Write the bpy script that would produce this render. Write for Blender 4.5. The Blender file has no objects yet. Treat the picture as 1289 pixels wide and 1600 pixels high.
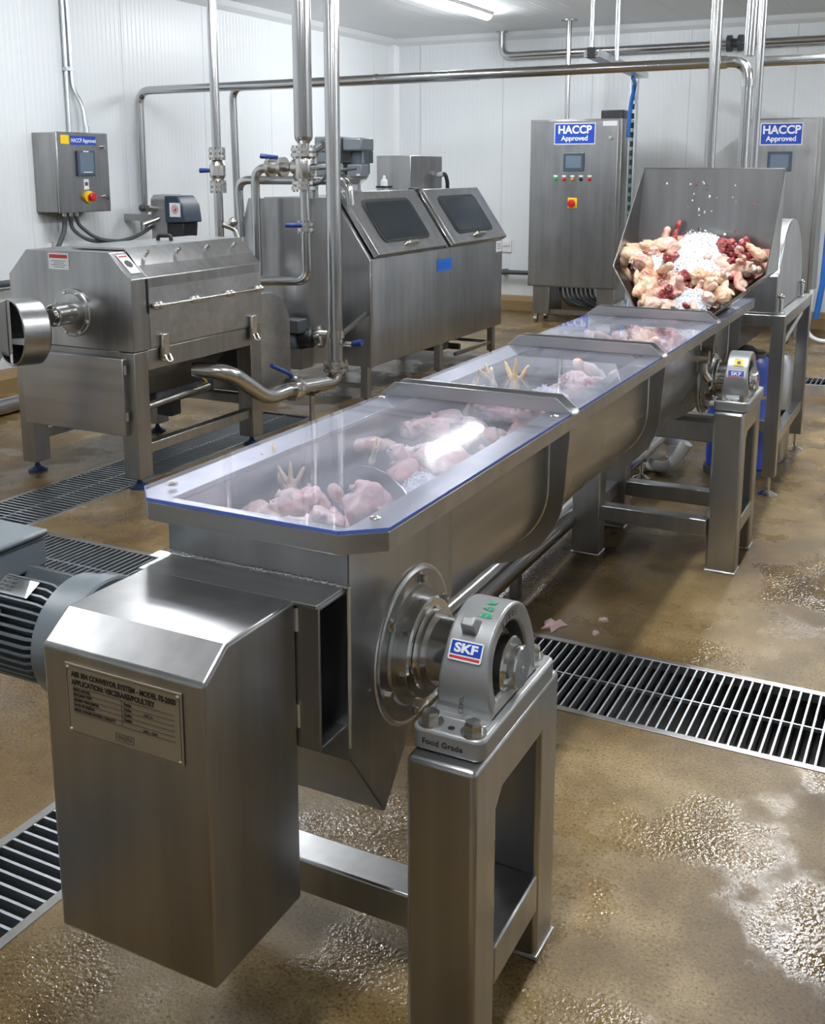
import bpy, bmesh, math, random
from mathutils import Vector, Matrix, noise
V = Vector
PI = math.pi
random.seed(7)
scn = bpy.context.scene
COL = scn.collection

# ------------------------------------------------------------ camera
cam_d = bpy.data.cameras.new('camera')
cam = bpy.data.objects.new('camera', cam_d); COL.objects.link(cam)
cam.location = (0, 0, 1.75)
PITCH, YAW = 0.195308, 0.470438
cam.rotation_euler = (PI / 2 - PITCH, 0, YAW)
cam_d.sensor_fit = 'VERTICAL'; cam_d.sensor_height = 36.0; cam_d.sensor_width = 36.0
cam_d.lens = 36.0 * 1650.4 / 1600.0
cam_d.shift_y = -(800.0 - 591.87) / 1600.0
cam_d.clip_start = 0.05
scn.camera = cam

# ------------------------------------------------------------ light / exposure
LAMP_STRENGTH = 152.0
w = bpy.data.worlds.new('world'); scn.world = w; w.use_nodes = True
w.node_tree.nodes['Background'].inputs[0].default_value = (0.55, 0.6, 0.66, 1)
w.node_tree.nodes['Background'].inputs[1].default_value = 0.3
scn.view_settings.view_transform = 'Standard'
scn.view_settings.look = 'None'
scn.view_settings.exposure = 0.0
scn.view_settings.gamma = 1.0
scn.view_settings.use_curve_mapping = False
scn.cycles.max_bounces = 10
scn.cycles.transparent_max_bounces = 16
scn.cycles.caustics_reflective = False
scn.cycles.caustics_refractive = False
LAMPS = [(-4.65, 10.23), (-4.4, 5.7), (-4.2, 1.2), (-0.75, 9.3), (-0.75, 7.1), (-0.75, 4.4), (-0.75, 1.0), (2.6, 7.6)]

# ------------------------------------------------------------ materials
def mat(name, color=(.5, .5, .5), rough=.5, metal=0.0, emit=None, spec=None, sss=0, coat=0):
    m = bpy.data.materials.new(name); m.use_nodes = True
    b = m.node_tree.nodes['Principled BSDF']
    b.inputs['Base Color'].default_value = (*color, 1)
    b.inputs['Roughness'].default_value = rough
    b.inputs['Metallic'].default_value = metal
    if spec is not None: b.inputs['Specular IOR Level'].default_value = spec
    if emit: b.inputs['Emission Color'].default_value = (*color, 1); b.inputs['Emission Strength'].default_value = emit
    if sss: b.inputs['Subsurface Weight'].default_value = sss; b.inputs['Subsurface Scale'].default_value = .02
    if coat: b.inputs['Coat Weight'].default_value = coat; b.inputs['Coat Roughness'].default_value = .1
    return m
def nd(m, t, **k):
    n = m.node_tree.nodes.new(t)
    for a, v in k.items(): setattr(n, a, v)
    return n
def lk(m, a, b): m.node_tree.links.new(a, b)
def bs(m): return m.node_tree.nodes['Principled BSDF']
def ramp(m, fac, stops):
    r = nd(m, 'ShaderNodeValToRGB'); e = r.color_ramp.elements
    while len(e) < len(stops): e.new(.5)
    for el, (p, c) in zip(e, stops): el.position = p; el.color = (*c, 1) if len(c) == 3 else c
    lk(m, fac, r.inputs[0]); return r
def texcoord(m, scale=(1, 1, 1), out='Object'):
    tc = nd(m, 'ShaderNodeTexCoord'); mp = nd(m, 'ShaderNodeMapping'); mp.inputs['Scale'].default_value = scale
    lk(m, tc.outputs[out], mp.inputs[0]); return mp.outputs[0]
def noise_tex(m, vec, scale, detail=3, rough=.5):
    n = nd(m, 'ShaderNodeTexNoise'); n.inputs['Scale'].default_value = scale; n.inputs['Detail'].default_value = detail
    n.inputs['Roughness'].default_value = rough; lk(m, vec, n.inputs['Vector']); return n.outputs['Fac']
def maprange(m, fac, a, b, c, d):
    n = nd(m, 'ShaderNodeMapRange'); lk(m, fac, n.inputs[0])
    for i, v in enumerate((a, b, c, d)): n.inputs[i + 1].default_value = v
    return n.outputs[0]

def steel(name, base=.55, rough=.3, grain=(1, 1, .06), tint=(.975, .985, 1.0), streak=.24, bump=0):
    m = mat(name, (base,) * 3, rough, 1.0)
    fine = noise_tex(m, texcoord(m, grain), 22, 2)
    big = noise_tex(m, texcoord(m, tuple(.5 + .5 * g for g in grain)), 3.2, 2, .5)
    lo, hi = base * (1 - streak), base * (1 + streak)
    av = nd(m, 'ShaderNodeMath', operation='MULTIPLY_ADD'); lk(m, fine, av.inputs[0]); av.inputs[1].default_value = .35
    hf = nd(m, 'ShaderNodeMath', operation='MULTIPLY'); lk(m, big, hf.inputs[0]); hf.inputs[1].default_value = .65; lk(m, hf.outputs[0], av.inputs[2])
    r = ramp(m, av.outputs[0], [(.3, tuple(lo * t for t in tint)), (.7, tuple(hi * t for t in tint))])
    lk(m, r.outputs[0], bs(m).inputs['Base Color'])
    lk(m, maprange(m, big, .25, .75, rough + .03, rough - .03), bs(m).inputs['Roughness'])
    if bump:
        bp = nd(m, 'ShaderNodeBump'); bp.inputs['Strength'].default_value = bump; bp.inputs['Distance'].default_value = .01
        lk(m, fine, bp.inputs['Height']); lk(m, bp.outputs[0], bs(m).inputs['Normal'])
    return m
M = {}
M['steel'] = steel('brushed_steel', .40, .30)
M['steel_h'] = steel('brushed_steel_sheet', .46, .31, (.06, 1, 1))
M['steel_dull'] = steel('dull_steel', .34, .34, (1, 1, .1), (1, .99, .97))
M['steel_trough'] = steel('trough_steel', .43, .28, (1, .06, 1))
M['pipe'] = steel('pipe_steel', .52, .2, (1, 1, .1), streak=.06)
M['polished'] = mat('polished_steel', (.68, .68, .67), .13, 1)
M['bolt'] = mat('bolt_steel', (.6, .59, .57), .25, 1)
M['galv'] = mat('galvanised_steel', (.62, .66, .7), .35, 1)
M['cast'] = mat('cast_grey_paint', (.37, .38, .385), .36, .6)
M['weld'] = steel('weld_bead', .75, .3, (1, 1, 1), bump=.3)
M['motor'] = mat('motor_grey_paint', (.135, .16, .18), .38, .0, coat=.2)
M['motor_dark'] = mat('motor_fin_paint', (.06, .075, .09), .45)
M['black'] = mat('black_plastic', (.015, .016, .018), .4)
M['darkgrey'] = mat('dark_grey_plastic', (.06, .07, .08), .4)
M['slate'] = mat('slate_plastic', (.035, .055, .085), .4)
M['navy'] = mat('navy_plastic', (.015, .03, .085), .4)
M['blue_handle'] = mat('blue_handle_plastic', (.008, .035, .2), .4)
M['blue_drum'] = mat('blue_drum_plastic', (.005, .06, .5), .35)
M['sign_blue'] = mat('sign_blue', (.01, .06, .42), .35)
M['label_blue'] = mat('label_blue', (.01, .13, .55), .4)
M['white'] = mat('white_vinyl', (.82, .84, .86), .4)
M['offwhite'] = mat('label_white', (.68, .7, .73), .4)
M['yellow'] = mat('yellow_plastic', (.9, .6, .01), .4)
M['red'] = mat('red_plastic', (.55, .012, .015), .35)
M['red_ink'] = mat('red_ink', (.5, .03, .03), .5)
M['green'] = mat('green_lamp', (.02, .35, .1), .35)
M['green_ink'] = mat('green_ink', (.02, .42, .2), .5)
M['amber'] = mat('amber_lamp', (.6, .3, .03), .35)
M['ink'] = mat('black_ink', (.012, .011, .01), .55)
M['ink_grey'] = mat('grey_ink', (.06, .05, .04), .55)
M['screen'] = mat('screen_glass', (.13, .18, .24), .12)
M['screen_frame'] = mat('screen_bezel', (.05, .07, .1), .4)
M['glass_dark'] = mat('smoked_window', (.02, .027, .032), .16, spec=.35)
M['gasket'] = mat('rubber_gasket', (.02, .022, .024), .5)
M['cable'] = mat('grey_cable', (.07, .085, .1), .5)
M['blue_hose'] = mat('blue_hose', (.02, .14, .5), .4)
M['teal'] = mat('teal_ladder_paint', (.03, .13, .13), .5)
M['pvc'] = mat('white_pvc', (.75, .76, .78), .35)
M['brass'] = mat('brass_rod', (.6, .42, .16), .3, 1)
M['plate'] = mat('plate_tan_steel', (.36, .31, .23), .42, .55)
M['drain'] = mat('drain_pit_steel', (.045, .042, .04), .4, .6)
M['kerb'] = mat('kerb_resin', (.27, .18, .085), .4)
M['trimw'] = mat('white_trim', (.78, .81, .84), .4)
M['lampbody'] = mat('lamp_housing', (.8, .82, .85), .4)
M['lamp'] = mat('lamp_diffuser', (.96, .98, 1.0), .5, emit=LAMP_STRENGTH)

# acrylic lid sheet
m = bpy.data.materials.new('clear_acrylic'); m.use_nodes = True; nt = m.node_tree; nt.nodes.clear()
o_ = nt.nodes.new('ShaderNodeOutputMaterial'); tr = nt.nodes.new('ShaderNodeBsdfTransparent'); tr.inputs[0].default_value = (.9, .91, .95, 1)
gl = nt.nodes.new('ShaderNodeBsdfGlossy'); gl.inputs['Roughness'].default_value = .03; gl.inputs['Color'].default_value = (.95, .95, 1, 1)
df = nt.nodes.new('ShaderNodeBsdfDiffuse'); df.inputs[0].default_value = (.75, .77, .9, 1)
mp = texcoord(m, (1, .25, 1)); hz = noise_tex(m, mp, 9, 6, .65)
m1 = nt.nodes.new('ShaderNodeMixShader'); lk(m, maprange(m, hz, .35, .75, .05, .19), m1.inputs[0])
lk(m, tr.outputs[0], m1.inputs[1]); lk(m, df.outputs[0], m1.inputs[2])
fr = nt.nodes.new('ShaderNodeFresnel'); fr.inputs['IOR'].default_value = 1.42
geo = nt.nodes.new('ShaderNodeNewGeometry'); mul = nd(m, 'ShaderNodeMath', operation='MULTIPLY')
sub = nd(m, 'ShaderNodeMath', operation='SUBTRACT'); sub.inputs[0].default_value = 1.0
lk(m, geo.outputs['Backfacing'], sub.inputs[1]); lk(m, fr.outputs[0], mul.inputs[0]); lk(m, sub.outputs[0], mul.inputs[1])
m2 = nt.nodes.new('ShaderNodeMixShader'); lk(m, mul.outputs[0], m2.inputs[0]); lk(m, m1.outputs[0], m2.inputs[1]); lk(m, gl.outputs[0], m2.inputs[2])
lk(m, m2.outputs[0], o_.inputs[0]); M['acrylic'] = m
M['acrylic_edge'] = mat('blue_acrylic_edge', (.1, .17, .5), .2)

# wet resin floor
m = mat('wet_resin_floor', (.3, .2, .1), .3); M['floor'] = m
tcv = texcoord(m)
n_big = noise_tex(m, tcv, .8, 4, .55); n_mid = noise_tex(m, tcv, 4, 6, .62); n_fine = noise_tex(m, tcv, 120, 4, .7); n_rip = noise_tex(m, tcv, 85, 2, .5); n_film = noise_tex(m, tcv, 1.5, 7, .62)
wet = maprange(m, n_big, .44, .56, 0, 1); film = maprange(m, n_film, .48, .57, 0, 1)
c1 = ramp(m, n_mid, [(.3, (.14, .09, .032)), (.5, (.215, .147, .062)), (.7, (.33, .24, .12))])
c2 = ramp(m, n_mid, [(.3, (.065, .036, .008)), (.7, (.15, .09, .025))])
mx = nd(m, 'ShaderNodeMix', data_type='RGBA'); lk(m, wet, mx.inputs[0]); lk(m, c1.outputs[0], mx.inputs[6]); lk(m, c2.outputs[0], mx.inputs[7])
spk = ramp(m, n_fine, [(.34, (.25, .24, .2)), (.46, (.9, .9, .9)), (.58, (1, 1, 1)), (.68, (1.5, 1.47, 1.4))])
mx2 = nd(m, 'ShaderNodeMix', data_type='RGBA', blend_type='MULTIPLY'); mx2.inputs[0].default_value = 1
lk(m, mx.outputs[2], mx2.inputs[6]); lk(m, spk.outputs[0], mx2.inputs[7]); lk(m, mx2.outputs[2], bs(m).inputs['Base Color'])
lk(m, maprange(m, film, 0, 1, .36, .07), bs(m).inputs['Roughness'])
lk(m, maprange(m, film, 0, 1, .28, .5), bs(m).inputs['Specular IOR Level'])
bp1 = nd(m, 'ShaderNodeBump'); bp1.inputs['Distance'].default_value = .004; bp1.inputs['Strength'].default_value = .3; lk(m, n_fine, bp1.inputs['Height'])
bp2 = nd(m, 'ShaderNodeBump'); bp2.inputs['Distance'].default_value = .006; lk(m, maprange(m, n_big, .35, .65, .75, .15), bp2.inputs['Strength']); lk(m, n_rip, bp2.inputs['Height'])
mn_ = nd(m, 'ShaderNodeMix', data_type='VECTOR'); lk(m, film, mn_.inputs[0]); lk(m, bp1.outputs[0], mn_.inputs[4]); lk(m, bp2.outputs[0], mn_.inputs[5])
lk(m, mn_.outputs[1], bs(m).inputs['Normal'])

def panel_mat(name, axis, col, rib=.055, joint=1.15, off=0.0, rough=.32):
    m = mat(name, col, rough); tc = nd(m, 'ShaderNodeTexCoord'); sp = nd(m, 'ShaderNodeSeparateXYZ'); lk(m, tc.outputs['Object'], sp.inputs[0])
    def band(period, width):
        a = nd(m, 'ShaderNodeMath', operation='ADD'); lk(m, sp.outputs[axis], a.inputs[0]); a.inputs[1].default_value = 50 + off
        f = nd(m, 'ShaderNodeMath', operation='MODULO'); lk(m, a.outputs[0], f.inputs[0]); f.inputs[1].default_value = period
        return maprange(m, f.outputs[0], 0, width, 0, 1)
    r1 = band(rib, .012); r2 = band(joint, .012)
    mn = nd(m, 'ShaderNodeMath', operation='MULTIPLY_ADD'); lk(m, r2, mn.inputs[0]); mn.inputs[1].default_value = 4; lk(m, r1, mn.inputs[2])
    bp = nd(m, 'ShaderNodeBump'); bp.inputs['Strength'].default_value = .8; bp.inputs['Distance'].default_value = .0025
    lk(m, mn.outputs[0], bp.inputs['Height']); lk(m, bp.outputs[0], bs(m).inputs['Normal'])
    c = ramp(m, r2, [(0, tuple(x * .7 for x in col)), (.6, col)]); lk(m, c.outputs[0], bs(m).inputs['Base Color'])
    return m
M['wall_y'] = panel_mat('white_wall_panel', 1, (.80, .84, .87))
M['wall_x'] = panel_mat('white_wall_panel_back', 0, (.78, .82, .85))
M['ceil'] = panel_mat('ceiling_panel', 0, (.72, .75, .77), rib=.16, joint=1.15)

def flesh(name, stops, scale=16, rough=.34, sss=.12):
    m = mat(name, stops[0][1], rough, sss=sss); oi = nd(m, 'ShaderNodeObjectInfo'); tc = nd(m, 'ShaderNodeTexCoord')
    ad = nd(m, 'ShaderNodeVectorMath', operation='ADD'); lk(m, tc.outputs['Object'], ad.inputs[0]); lk(m, oi.outputs['Random'], ad.inputs[1])
    n = noise_tex(m, ad.outputs[0], scale, 5, .6); r = ramp(m, n, stops); lk(m, r.outputs[0], bs(m).inputs['Base Color'])
    n2 = noise_tex(m, ad.outputs[0], 160, 2); bp = nd(m, 'ShaderNodeBump'); bp.inputs['Strength'].default_value = .25; bp.inputs['Distance'].default_value = .003
    lk(m, n2, bp.inputs['Height']); lk(m, bp.outputs[0], bs(m).inputs['Normal']); return m
M['skin'] = flesh('chicken_skin', [(.3, (.55, .19, .16)), (.43, (.70, .42, .34)), (.55, (.78, .58, .48)), (.7, (.84, .74, .66))], 11, .25)
M['skin_yellow'] = flesh('yellow_chicken_skin', [(.3, (.6, .26, .18)), (.43, (.70, .46, .30)), (.55, (.78, .58, .40)), (.7, (.84, .72, .58))], 11, .25)
M['pink'] = flesh('pink_meat', [(.3, (.62, .28, .24)), (.47, (.76, .48, .42)), (.66, (.84, .68, .62))])
M['giblet'] = flesh('dark_red_giblets', [(.33, (.12, .012, .014)), (.5, (.3, .045, .045)), (.68, (.52, .17, .16))], 26, .25)
M['mince'] = flesh('mixed_trimmings', [(.35, (.3, .06, .05)), (.5, (.5, .22, .18)), (.65, (.62, .4, .3))], 24)
M['claw'] = flesh('pale_yellow_foot_skin', [(.35, (.62, .46, .3)), (.65, (.74, .63, .45))])
M['ice'] = mat('crushed_ice', (.84, .86, .90), .35, sss=.1)
M['scrap'] = flesh('pink_fat_scrap', [(.35, (.66, .4, .4)), (.65, (.74, .55, .55))])

# ------------------------------------------------------------ mesh helpers
class B:
    def __init__(s): s.bm = bmesh.new()
    def face(s, pts):
        vs = [s.bm.verts.new(p) for p in pts]
        return s.bm.faces.new(vs)
    def hull(s, a, b):
        """two equal loops -> closed solid"""
        va = [s.bm.verts.new(p) for p in a]; vb = [s.bm.verts.new(p) for p in b]; n = len(a)
        s.bm.faces.new(va[::-1]); s.bm.faces.new(vb)
        for i in range(n): s.bm.faces.new((va[i], va[(i + 1) % n], vb[(i + 1) % n], vb[i]))
        return s
    def box(s, x0, x1, y0, y1, z0, z1):
        x0, x1 = sorted((x0, x1)); y0, y1 = sorted((y0, y1)); z0, z1 = sorted((z0, z1))
        return s.hull([(x0, y0, z0), (x1, y0, z0), (x1, y1, z0), (x0, y1, z0)], [(x0, y0, z1), (x1, y0, z1), (x1, y1, z1), (x0, y1, z1)])
    def prism(s, poly, axis, a0, a1):
        f = {'x': lambda p, a: (a, p[0], p[1]), 'y': lambda p, a: (p[0], a, p[1]), 'z': lambda p, a: (p[0], p[1], a)}[axis]
        return s.hull([f(p, a0) for p in poly], [f(p, a1) for p in poly])
    def loops(s, rings, closed=True, cap=True):
        vr = [[s.bm.verts.new(p) for p in r] for r in rings]; n = len(rings[0])
        for a, b in zip(vr, vr[1:]):
            for i in range(n if closed else n - 1):
                s.bm.faces.new((a[i], a[(i + 1) % n], b[(i + 1) % n], b[i]))
        if cap and closed:
            s.bm.faces.new(vr[0][::-1]); s.bm.faces.new(vr[-1])
        return s
    def lathe(s, p0, d, prof, seg=28):
        """prof: (t, r) along d from p0"""
        d = V(d).normalized(); p0 = V(p0); u = d.orthogonal().normalized(); v = d.cross(u)
        rings = [[p0 + d * t + (u * math.cos(2 * PI * i / seg) + v * math.sin(2 * PI * i / seg)) * max(r, 1e-4) for i in range(seg)] for t, r in prof]
        return s.loops(rings)
    def cyl(s, p0, p1, r, r2=None, seg=20):
        p0 = V(p0); p1 = V(p1); L = (p1 - p0).length
        return s.lathe(p0, p1 - p0, [(0, r), (L, r if r2 is None else r2)], seg)
    def tube(s, pts, r, bend=None, seg=14, steps=7):
        pts = [V(p) for p in pts]; path = [pts[0]]
        for i in range(1, len(pts) - 1):
            a, p, b = pts[i - 1], pts[i], pts[i + 1]; da = (a - p).normalized(); db = (b - p).normalized()
            if bend is None or da.angle(-db) < .02: path.append(p); continue
            k = min(bend, (a - p).length * .49, (b - p).length * .49)
            for j in range(steps + 1):
                t = j / steps; path.append((p + da * k) * (1 - t) ** 2 + p * 2 * t * (1 - t) + (p + db * k) * t ** 2)
        path.append(pts[-1]); rings = []; u = None
        for i, p in enumerate(path):
            d = (path[min(i + 1, len(path) - 1)] - path[max(i - 1, 0)]).normalized()
            u = d.orthogonal().normalized() if u is None else (u - d * u.dot(d)).normalized()
            v = d.cross(u)
            rr = r[i] if isinstance(r, (list, tuple)) else r
            rings.append([p + (u * math.cos(2 * PI * q / seg) + v * math.sin(2 * PI * q / seg)) * rr for q in range(seg)])
        return s.loops(rings)
    def sph(s, c, r, sub=2, rot=None):
        r = (r, r, r) if not hasattr(r, '__len__') else r
        mt = Matrix.Translation(c) @ (rot.to_4x4() if rot else Matrix()) @ Matrix.Diagonal((*r, 1))
        bmesh.ops.create_icosphere(s.bm, subdivisions=sub, radius=1, matrix=mt); return s
    def hexbolt(s, p, d, r=.012, h=.009, washer=True):
        p = V(p); d = V(d).normalized()
        if washer: s.lathe(p, d, [(0, r * 1.35), (r * .18, r * 1.35)], 18); p = p + d * r * .18
        s.lathe(p, d, [(0, r), (h * .8, r), (h, r * .8)], 6); return s

ORG = {}
def origin(o): return ORG.get(o.name, V((0, 0, 0)))
def obj(name, b, m, parent=None, bevel=0, smooth=35, solid=0, seg=2, at=None):
    bm = b.bm
    bmesh.ops.recalc_face_normals(bm, faces=bm.faces)
    org = origin(parent) if parent else (V(at) if at else V((0, 0, 0)))
    if org.length: bmesh.ops.translate(bm, verts=bm.verts, vec=-org)
    me = bpy.data.meshes.new(name); bm.to_mesh(me); bm.free()
    return link(name, me, m, parent, bevel, smooth, solid, seg, org)
def link(name, me, m, parent=None, bevel=0, smooth=35, solid=0, seg=2, org=V((0, 0, 0))):
    me.materials.clear(); me.materials.append(m if not isinstance(m, str) else M[m])
    if smooth:
        for p in me.polygons: p.use_smooth = True
        me.set_sharp_from_angle(angle=math.radians(smooth))
    o = bpy.data.objects.new(name, me); COL.objects.link(o)
    ORG[o.name] = V(org)
    if parent: o.parent = parent
    else: o.location = org
    if solid:
        md = o.modifiers.new('solid', 'SOLIDIFY'); md.thickness = solid; md.offset = 0
    if bevel:
        md = o.modifiers.new('bevel', 'BEVEL'); md.width = bevel; md.segments = seg; md.limit_method = 'ANGLE'; md.angle_limit = math.radians(40)
    return o
def tag(o, label, cat, group=None, kind=None):
    if label: o['label'] = label
    if cat: o['category'] = cat
    if group: o['group'] = group
    if kind: o['kind'] = kind
    return o
def thing(name, label, cat, loc=(0, 0, 0), group=None):
    o = bpy.data.objects.new(name, None); COL.objects.link(o); o.empty_display_size = .1
    o.location = loc; ORG[o.name] = V(loc)
    return tag(o, label, cat, group)
def struct(name, b, m, **k):
    o = obj(name, b, m, **k); o['kind'] = 'structure'; return o

def text_mesh(name, s, m, parent, origin_pt, xdir, ydir, height, bold=.0, extrude=.0006, align='LEFT', xs=1.0, shear=0):
    """flat lettering; height = capital height, laid on the plane of xdir/ydir"""
    cu = bpy.data.curves.new('txt', 'FONT'); cu.body = s; cu.size = height / .69; cu.extrude = extrude; cu.offset = bold * height; cu.align_x = align; cu.shear = shear
    cu.resolution_u = 4
    t = bpy.data.objects.new('txt', cu); COL.objects.link(t)
    dg = bpy.context.evaluated_depsgraph_get(); dg.update()
    me = bpy.data.meshes.new_from_object(t.evaluated_get(dg)); bpy.data.objects.remove(t); bpy.data.curves.remove(cu)
    x = V(xdir).normalized(); y = V(ydir); y = (y - x * y.dot(x)).normalized(); z = x.cross(y)
    mt = Matrix((x * xs, y, z)).transposed().to_4x4(); mt.translation = V(origin_pt) - origin(parent)
    me.transform(mt)
    return link(name, me, m, parent, smooth=0, org=origin(parent))

def rrect(cx, cy, w_, h_, r, seg=5):
    pts = []
    for qx, qy, a0 in ((1, 1, 0), (-1, 1, 90), (-1, -1, 180), (1, -1, 270)):
        for i in range(seg + 1):
            a = math.radians(a0 + 90 * i / seg); pts.append((cx + qx * (w_ / 2 - r) + r * math.cos(a), cy + qy * (h_ / 2 - r) + r * math.sin(a)))
    return pts

# ============================================================ SETTING
X0, X1, Y0, Y1, ZC = -6.7, 4.2, -3.0, 12.6, 3.4
PITS = {'A': (-4.45, 3.2, 3.08, 3.60), 'B': (-4.45, -4.0, 3.60, 6.3), 'C': (-2.12, -1.80, .3, 3.08), 'D': (-1.15, 3.2, 9.15, 9.5)}
xs = sorted({X0, X1} | {v for p in PITS.values() for v in p[:2]}); ys = sorted({Y0, Y1} | {v for p in PITS.values() for v in p[2:]})
b = B(); vv = {}
def gv(x, y):
    if (x, y) not in vv: vv[(x, y)] = b.bm.verts.new((x, y, 0))
    return vv[(x, y)]
for xa, xb in zip(xs, xs[1:]):
    for ya, yb in zip(ys, ys[1:]):
        cx, cy = (xa + xb) / 2, (ya + yb) / 2
        if any(p[0] < cx < p[1] and p[2] < cy < p[3] for p in PITS.values()): continue
        b.bm.faces.new((gv(xa, ya), gv(xb, ya), gv(xb, yb), gv(xa, yb)))
struct('floor', b, 'floor', smooth=0)
struct('wall_left', B().box(X0 - .12, X0, Y0, Y1, 0, ZC), 'wall_y', smooth=0)
struct('wall_back', B().box(X0 - .12, X1 + .12, Y1, Y1 + .12, 0, ZC), 'wall_x', smooth=0)
struct('wall_right', B().box(X1, X1 + .12, Y0, Y1, 0, ZC), 'wall_y', smooth=0)
struct('wall_front', B().box(X0 - .12, X1 + .12, Y0 - .12, Y0, 0, ZC), 'wall_x', smooth=0)
struct('ceiling', B().box(X0 - .12, X1 + .12, Y0 - .12, Y1 + .12, ZC, ZC + .12), 'ceil', smooth=0)
kp = [(0, 0), (.12, 0), (.11, .12), (.06, .17), (0, .18)]
struct('baseboard_left', B().prism([(X0 + a, c) for a, c in kp], 'y', Y0, Y1), 'kerb', smooth=0)
struct('baseboard_back', B().prism([(Y1 - a, c) for a, c in kp], 'x', X0, X1), 'kerb', smooth=0)
struct('trim_1', B().prism([(X0, ZC), (X0 + .09, ZC), (X0 + .06, ZC - .05), (X0, ZC - .09)], 'y', Y0, Y1), 'trimw', smooth=0)
struct('trim_2', B().prism([(Y1, ZC), (Y1 - .09, ZC), (Y1 - .06, ZC - .05), (Y1, ZC - .09)], 'x', X0, X1), 'trimw', smooth=0)
struct('trim_3', B().prism([(X0, Y1), (X0 + .1, Y1), (X0 + .04, Y1 - .04), (X0, Y1 - .1)], 'z', 0, ZC), 'trimw', smooth=0)

def drain(key, along, pitch, rods, label):
    x0, x1, y0, y1 = PITS[key]; g = thing('drain_grate', label, 'drain grate', ((x0 + x1) / 2, (y0 + y1) / 2, 0))
    b = B(); d = .16
    b.face([(x0, y0, -d), (x1, y0, -d), (x1, y1, -d), (x0, y1, -d)])
    for q in ([(x0, y0), (x1, y0)], [(x1, y0), (x1, y1)], [(x1, y1), (x0, y1)], [(x0, y1), (x0, y0)]):
        b.face([(*q[0], -d), (*q[1], -d), (*q[1], -.004), (*q[0], -.004)])
    obj('channel', b, 'drain', g, smooth=0)
    b = B(); t = .028
    b.box(x0, x1, y0, y0 + t, -.03, .003); b.box(x0, x1, y1 - t, y1, -.03, .003); b.box(x0, x0 + t, y0 + t, y1 - t, -.03, .003); b.box(x1 - t, x1, y0 + t, y1 - t, -.03, .003)
    obj('frame', b, 'steel_dull', g, bevel=.002, smooth=0)
    b = B()
    if along == 'x':
        n = int((x1 - x0 - 2 * t) / pitch)
        for i in range(1, n): b.box(x0 + t + i * pitch - .003, x0 + t + i * pitch + .003, y0 + t, y1 - t, -.028, .001)
        for k in range(rods): y = y0 + (y1 - y0) * (k + 1) / (rods + 1); b.box(x0 + t, x1 - t, y - .003, y + .003, -.012, .0005)
    else:
        n = int((y1 - y0 - 2 * t) / pitch)
        for i in range(1, n): b.box(x0 + t, x1 - t, y0 + t + i * pitch - .004, y0 + t + i * pitch + .004, -.028, .001)
        for k in range(rods): x = x0 + (x1 - x0) * (k + 1) / (rods + 1); b.box(x - .003, x + .003, y0 + t, y1 - t, -.012, .0005)
    obj('bars', b, 'galv', g, smooth=0)
drain('A', 'x', .032, 1, 'long floor drain grate crossing the room under the near end of the conveyor')
drain('B', 'y', .034, 1, 'floor drain grate running back underneath the boxy machine on the left')
drain('C', 'y', .036, 0, 'floor drain grate at bottom left behind the plain drive guard')
drain('D', 'x', .04, 0, 'far floor drain grate at right beyond the hopper stand')

# ------------------------------------------------------------ lamps
def lamp(x, y, label):
    t = thing('ceiling_light', label, 'ceiling light', (x, y, ZC), 'strip lights on the ceiling')
    obj('housing', B().prism([(x - .07, ZC), (x + .07, ZC), (x + .06, ZC - .035), (x - .06, ZC - .035)], 'y', y - .7, y + .7), 'lampbody', t, bevel=.005)
    pr = [(x + .055 * math.cos(a), ZC - .035 + .045 * math.sin(a)) for a in [PI + PI * i / 8 for i in range(9)]]
    obj('diffuser', B().prism(pr, 'y', y - .685, y + .685), 'lamp', t, bevel=.01)
for i, (x, y) in enumerate(LAMPS):
    lamp(x, y, 'lit strip light on the ceiling near the far left corner of the room' if i == 0 else 'lit strip light further forward on the ceiling, above the picture')
#SPLIT
# ============================================================ SCREW CONVEYOR
XL, XR, XC = -1.3666, -.9477, -1.157      # trough walls and axis
RT, ZA = .2095, .88                       # trough radius, screw axis height
YF, YM, YE = 1.60, 2.056, 5.52            # front panel, end of discharge box, far end
conv = thing('screw_conveyor', 'long stainless screw conveyor trough under clear lids running away from the camera', 'conveyor', (XC, 3.5, 0))
def u_profile(r, top, n=16):
    pts = [(XC + r, top)]
    pts += [(XC + r * math.cos(a), ZA + r * math.sin(a)) for a in [-PI * i / n for i in range(n + 1)]]
    return pts + [(XC - r, top)]
b = B(); outer = u_profile(RT, 1.085); inner = u_profile(RT - .005, 1.085)[::-1]; ring = outer + inner
b.hull([(x, YF + .006, z) for x, z in ring], [(x, YE, z) for x, z in ring])
obj('trough', b, 'steel_trough', conv)
b = B(); pr = [(x, z) for x, z in u_profile(RT, 1.085)]
b.prism(pr, 'y', YE - .008, YE); obj('end_plate', b, 'steel', conv)
# discharge box: side profile (y,z), open top
prof = [(YF, 1.085), (YF, .634), (1.733, .449), (YM, .808), (YM, 1.085)]
b = B()
for x in (XL, XR): b.face([(x, y, z) for y, z in prof])
for p, q in zip(prof, prof[1:]):
    if p[0] == YM: continue
    b.face([(XL, *p), (XR, *p), (XR, *q), (XL, *q)])
obj('discharge_box', b, 'steel', conv, smooth=0, solid=.005)
b = B(); b.tube([(XR + .001, YF - .001, .66), (XR + .001, YF - .001, .985)], .0035, seg=8)
obj('weld_seam', b, 'weld', conv)
b = B()
for i in range(26):
    x = -1.36 + i * .0165; b.sph((x, YF - .004, .9895 + random.uniform(-.001, .001)), (.0095, .006, .0045), 1)
obj('weld_seam', b, 'weld', conv)
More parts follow.
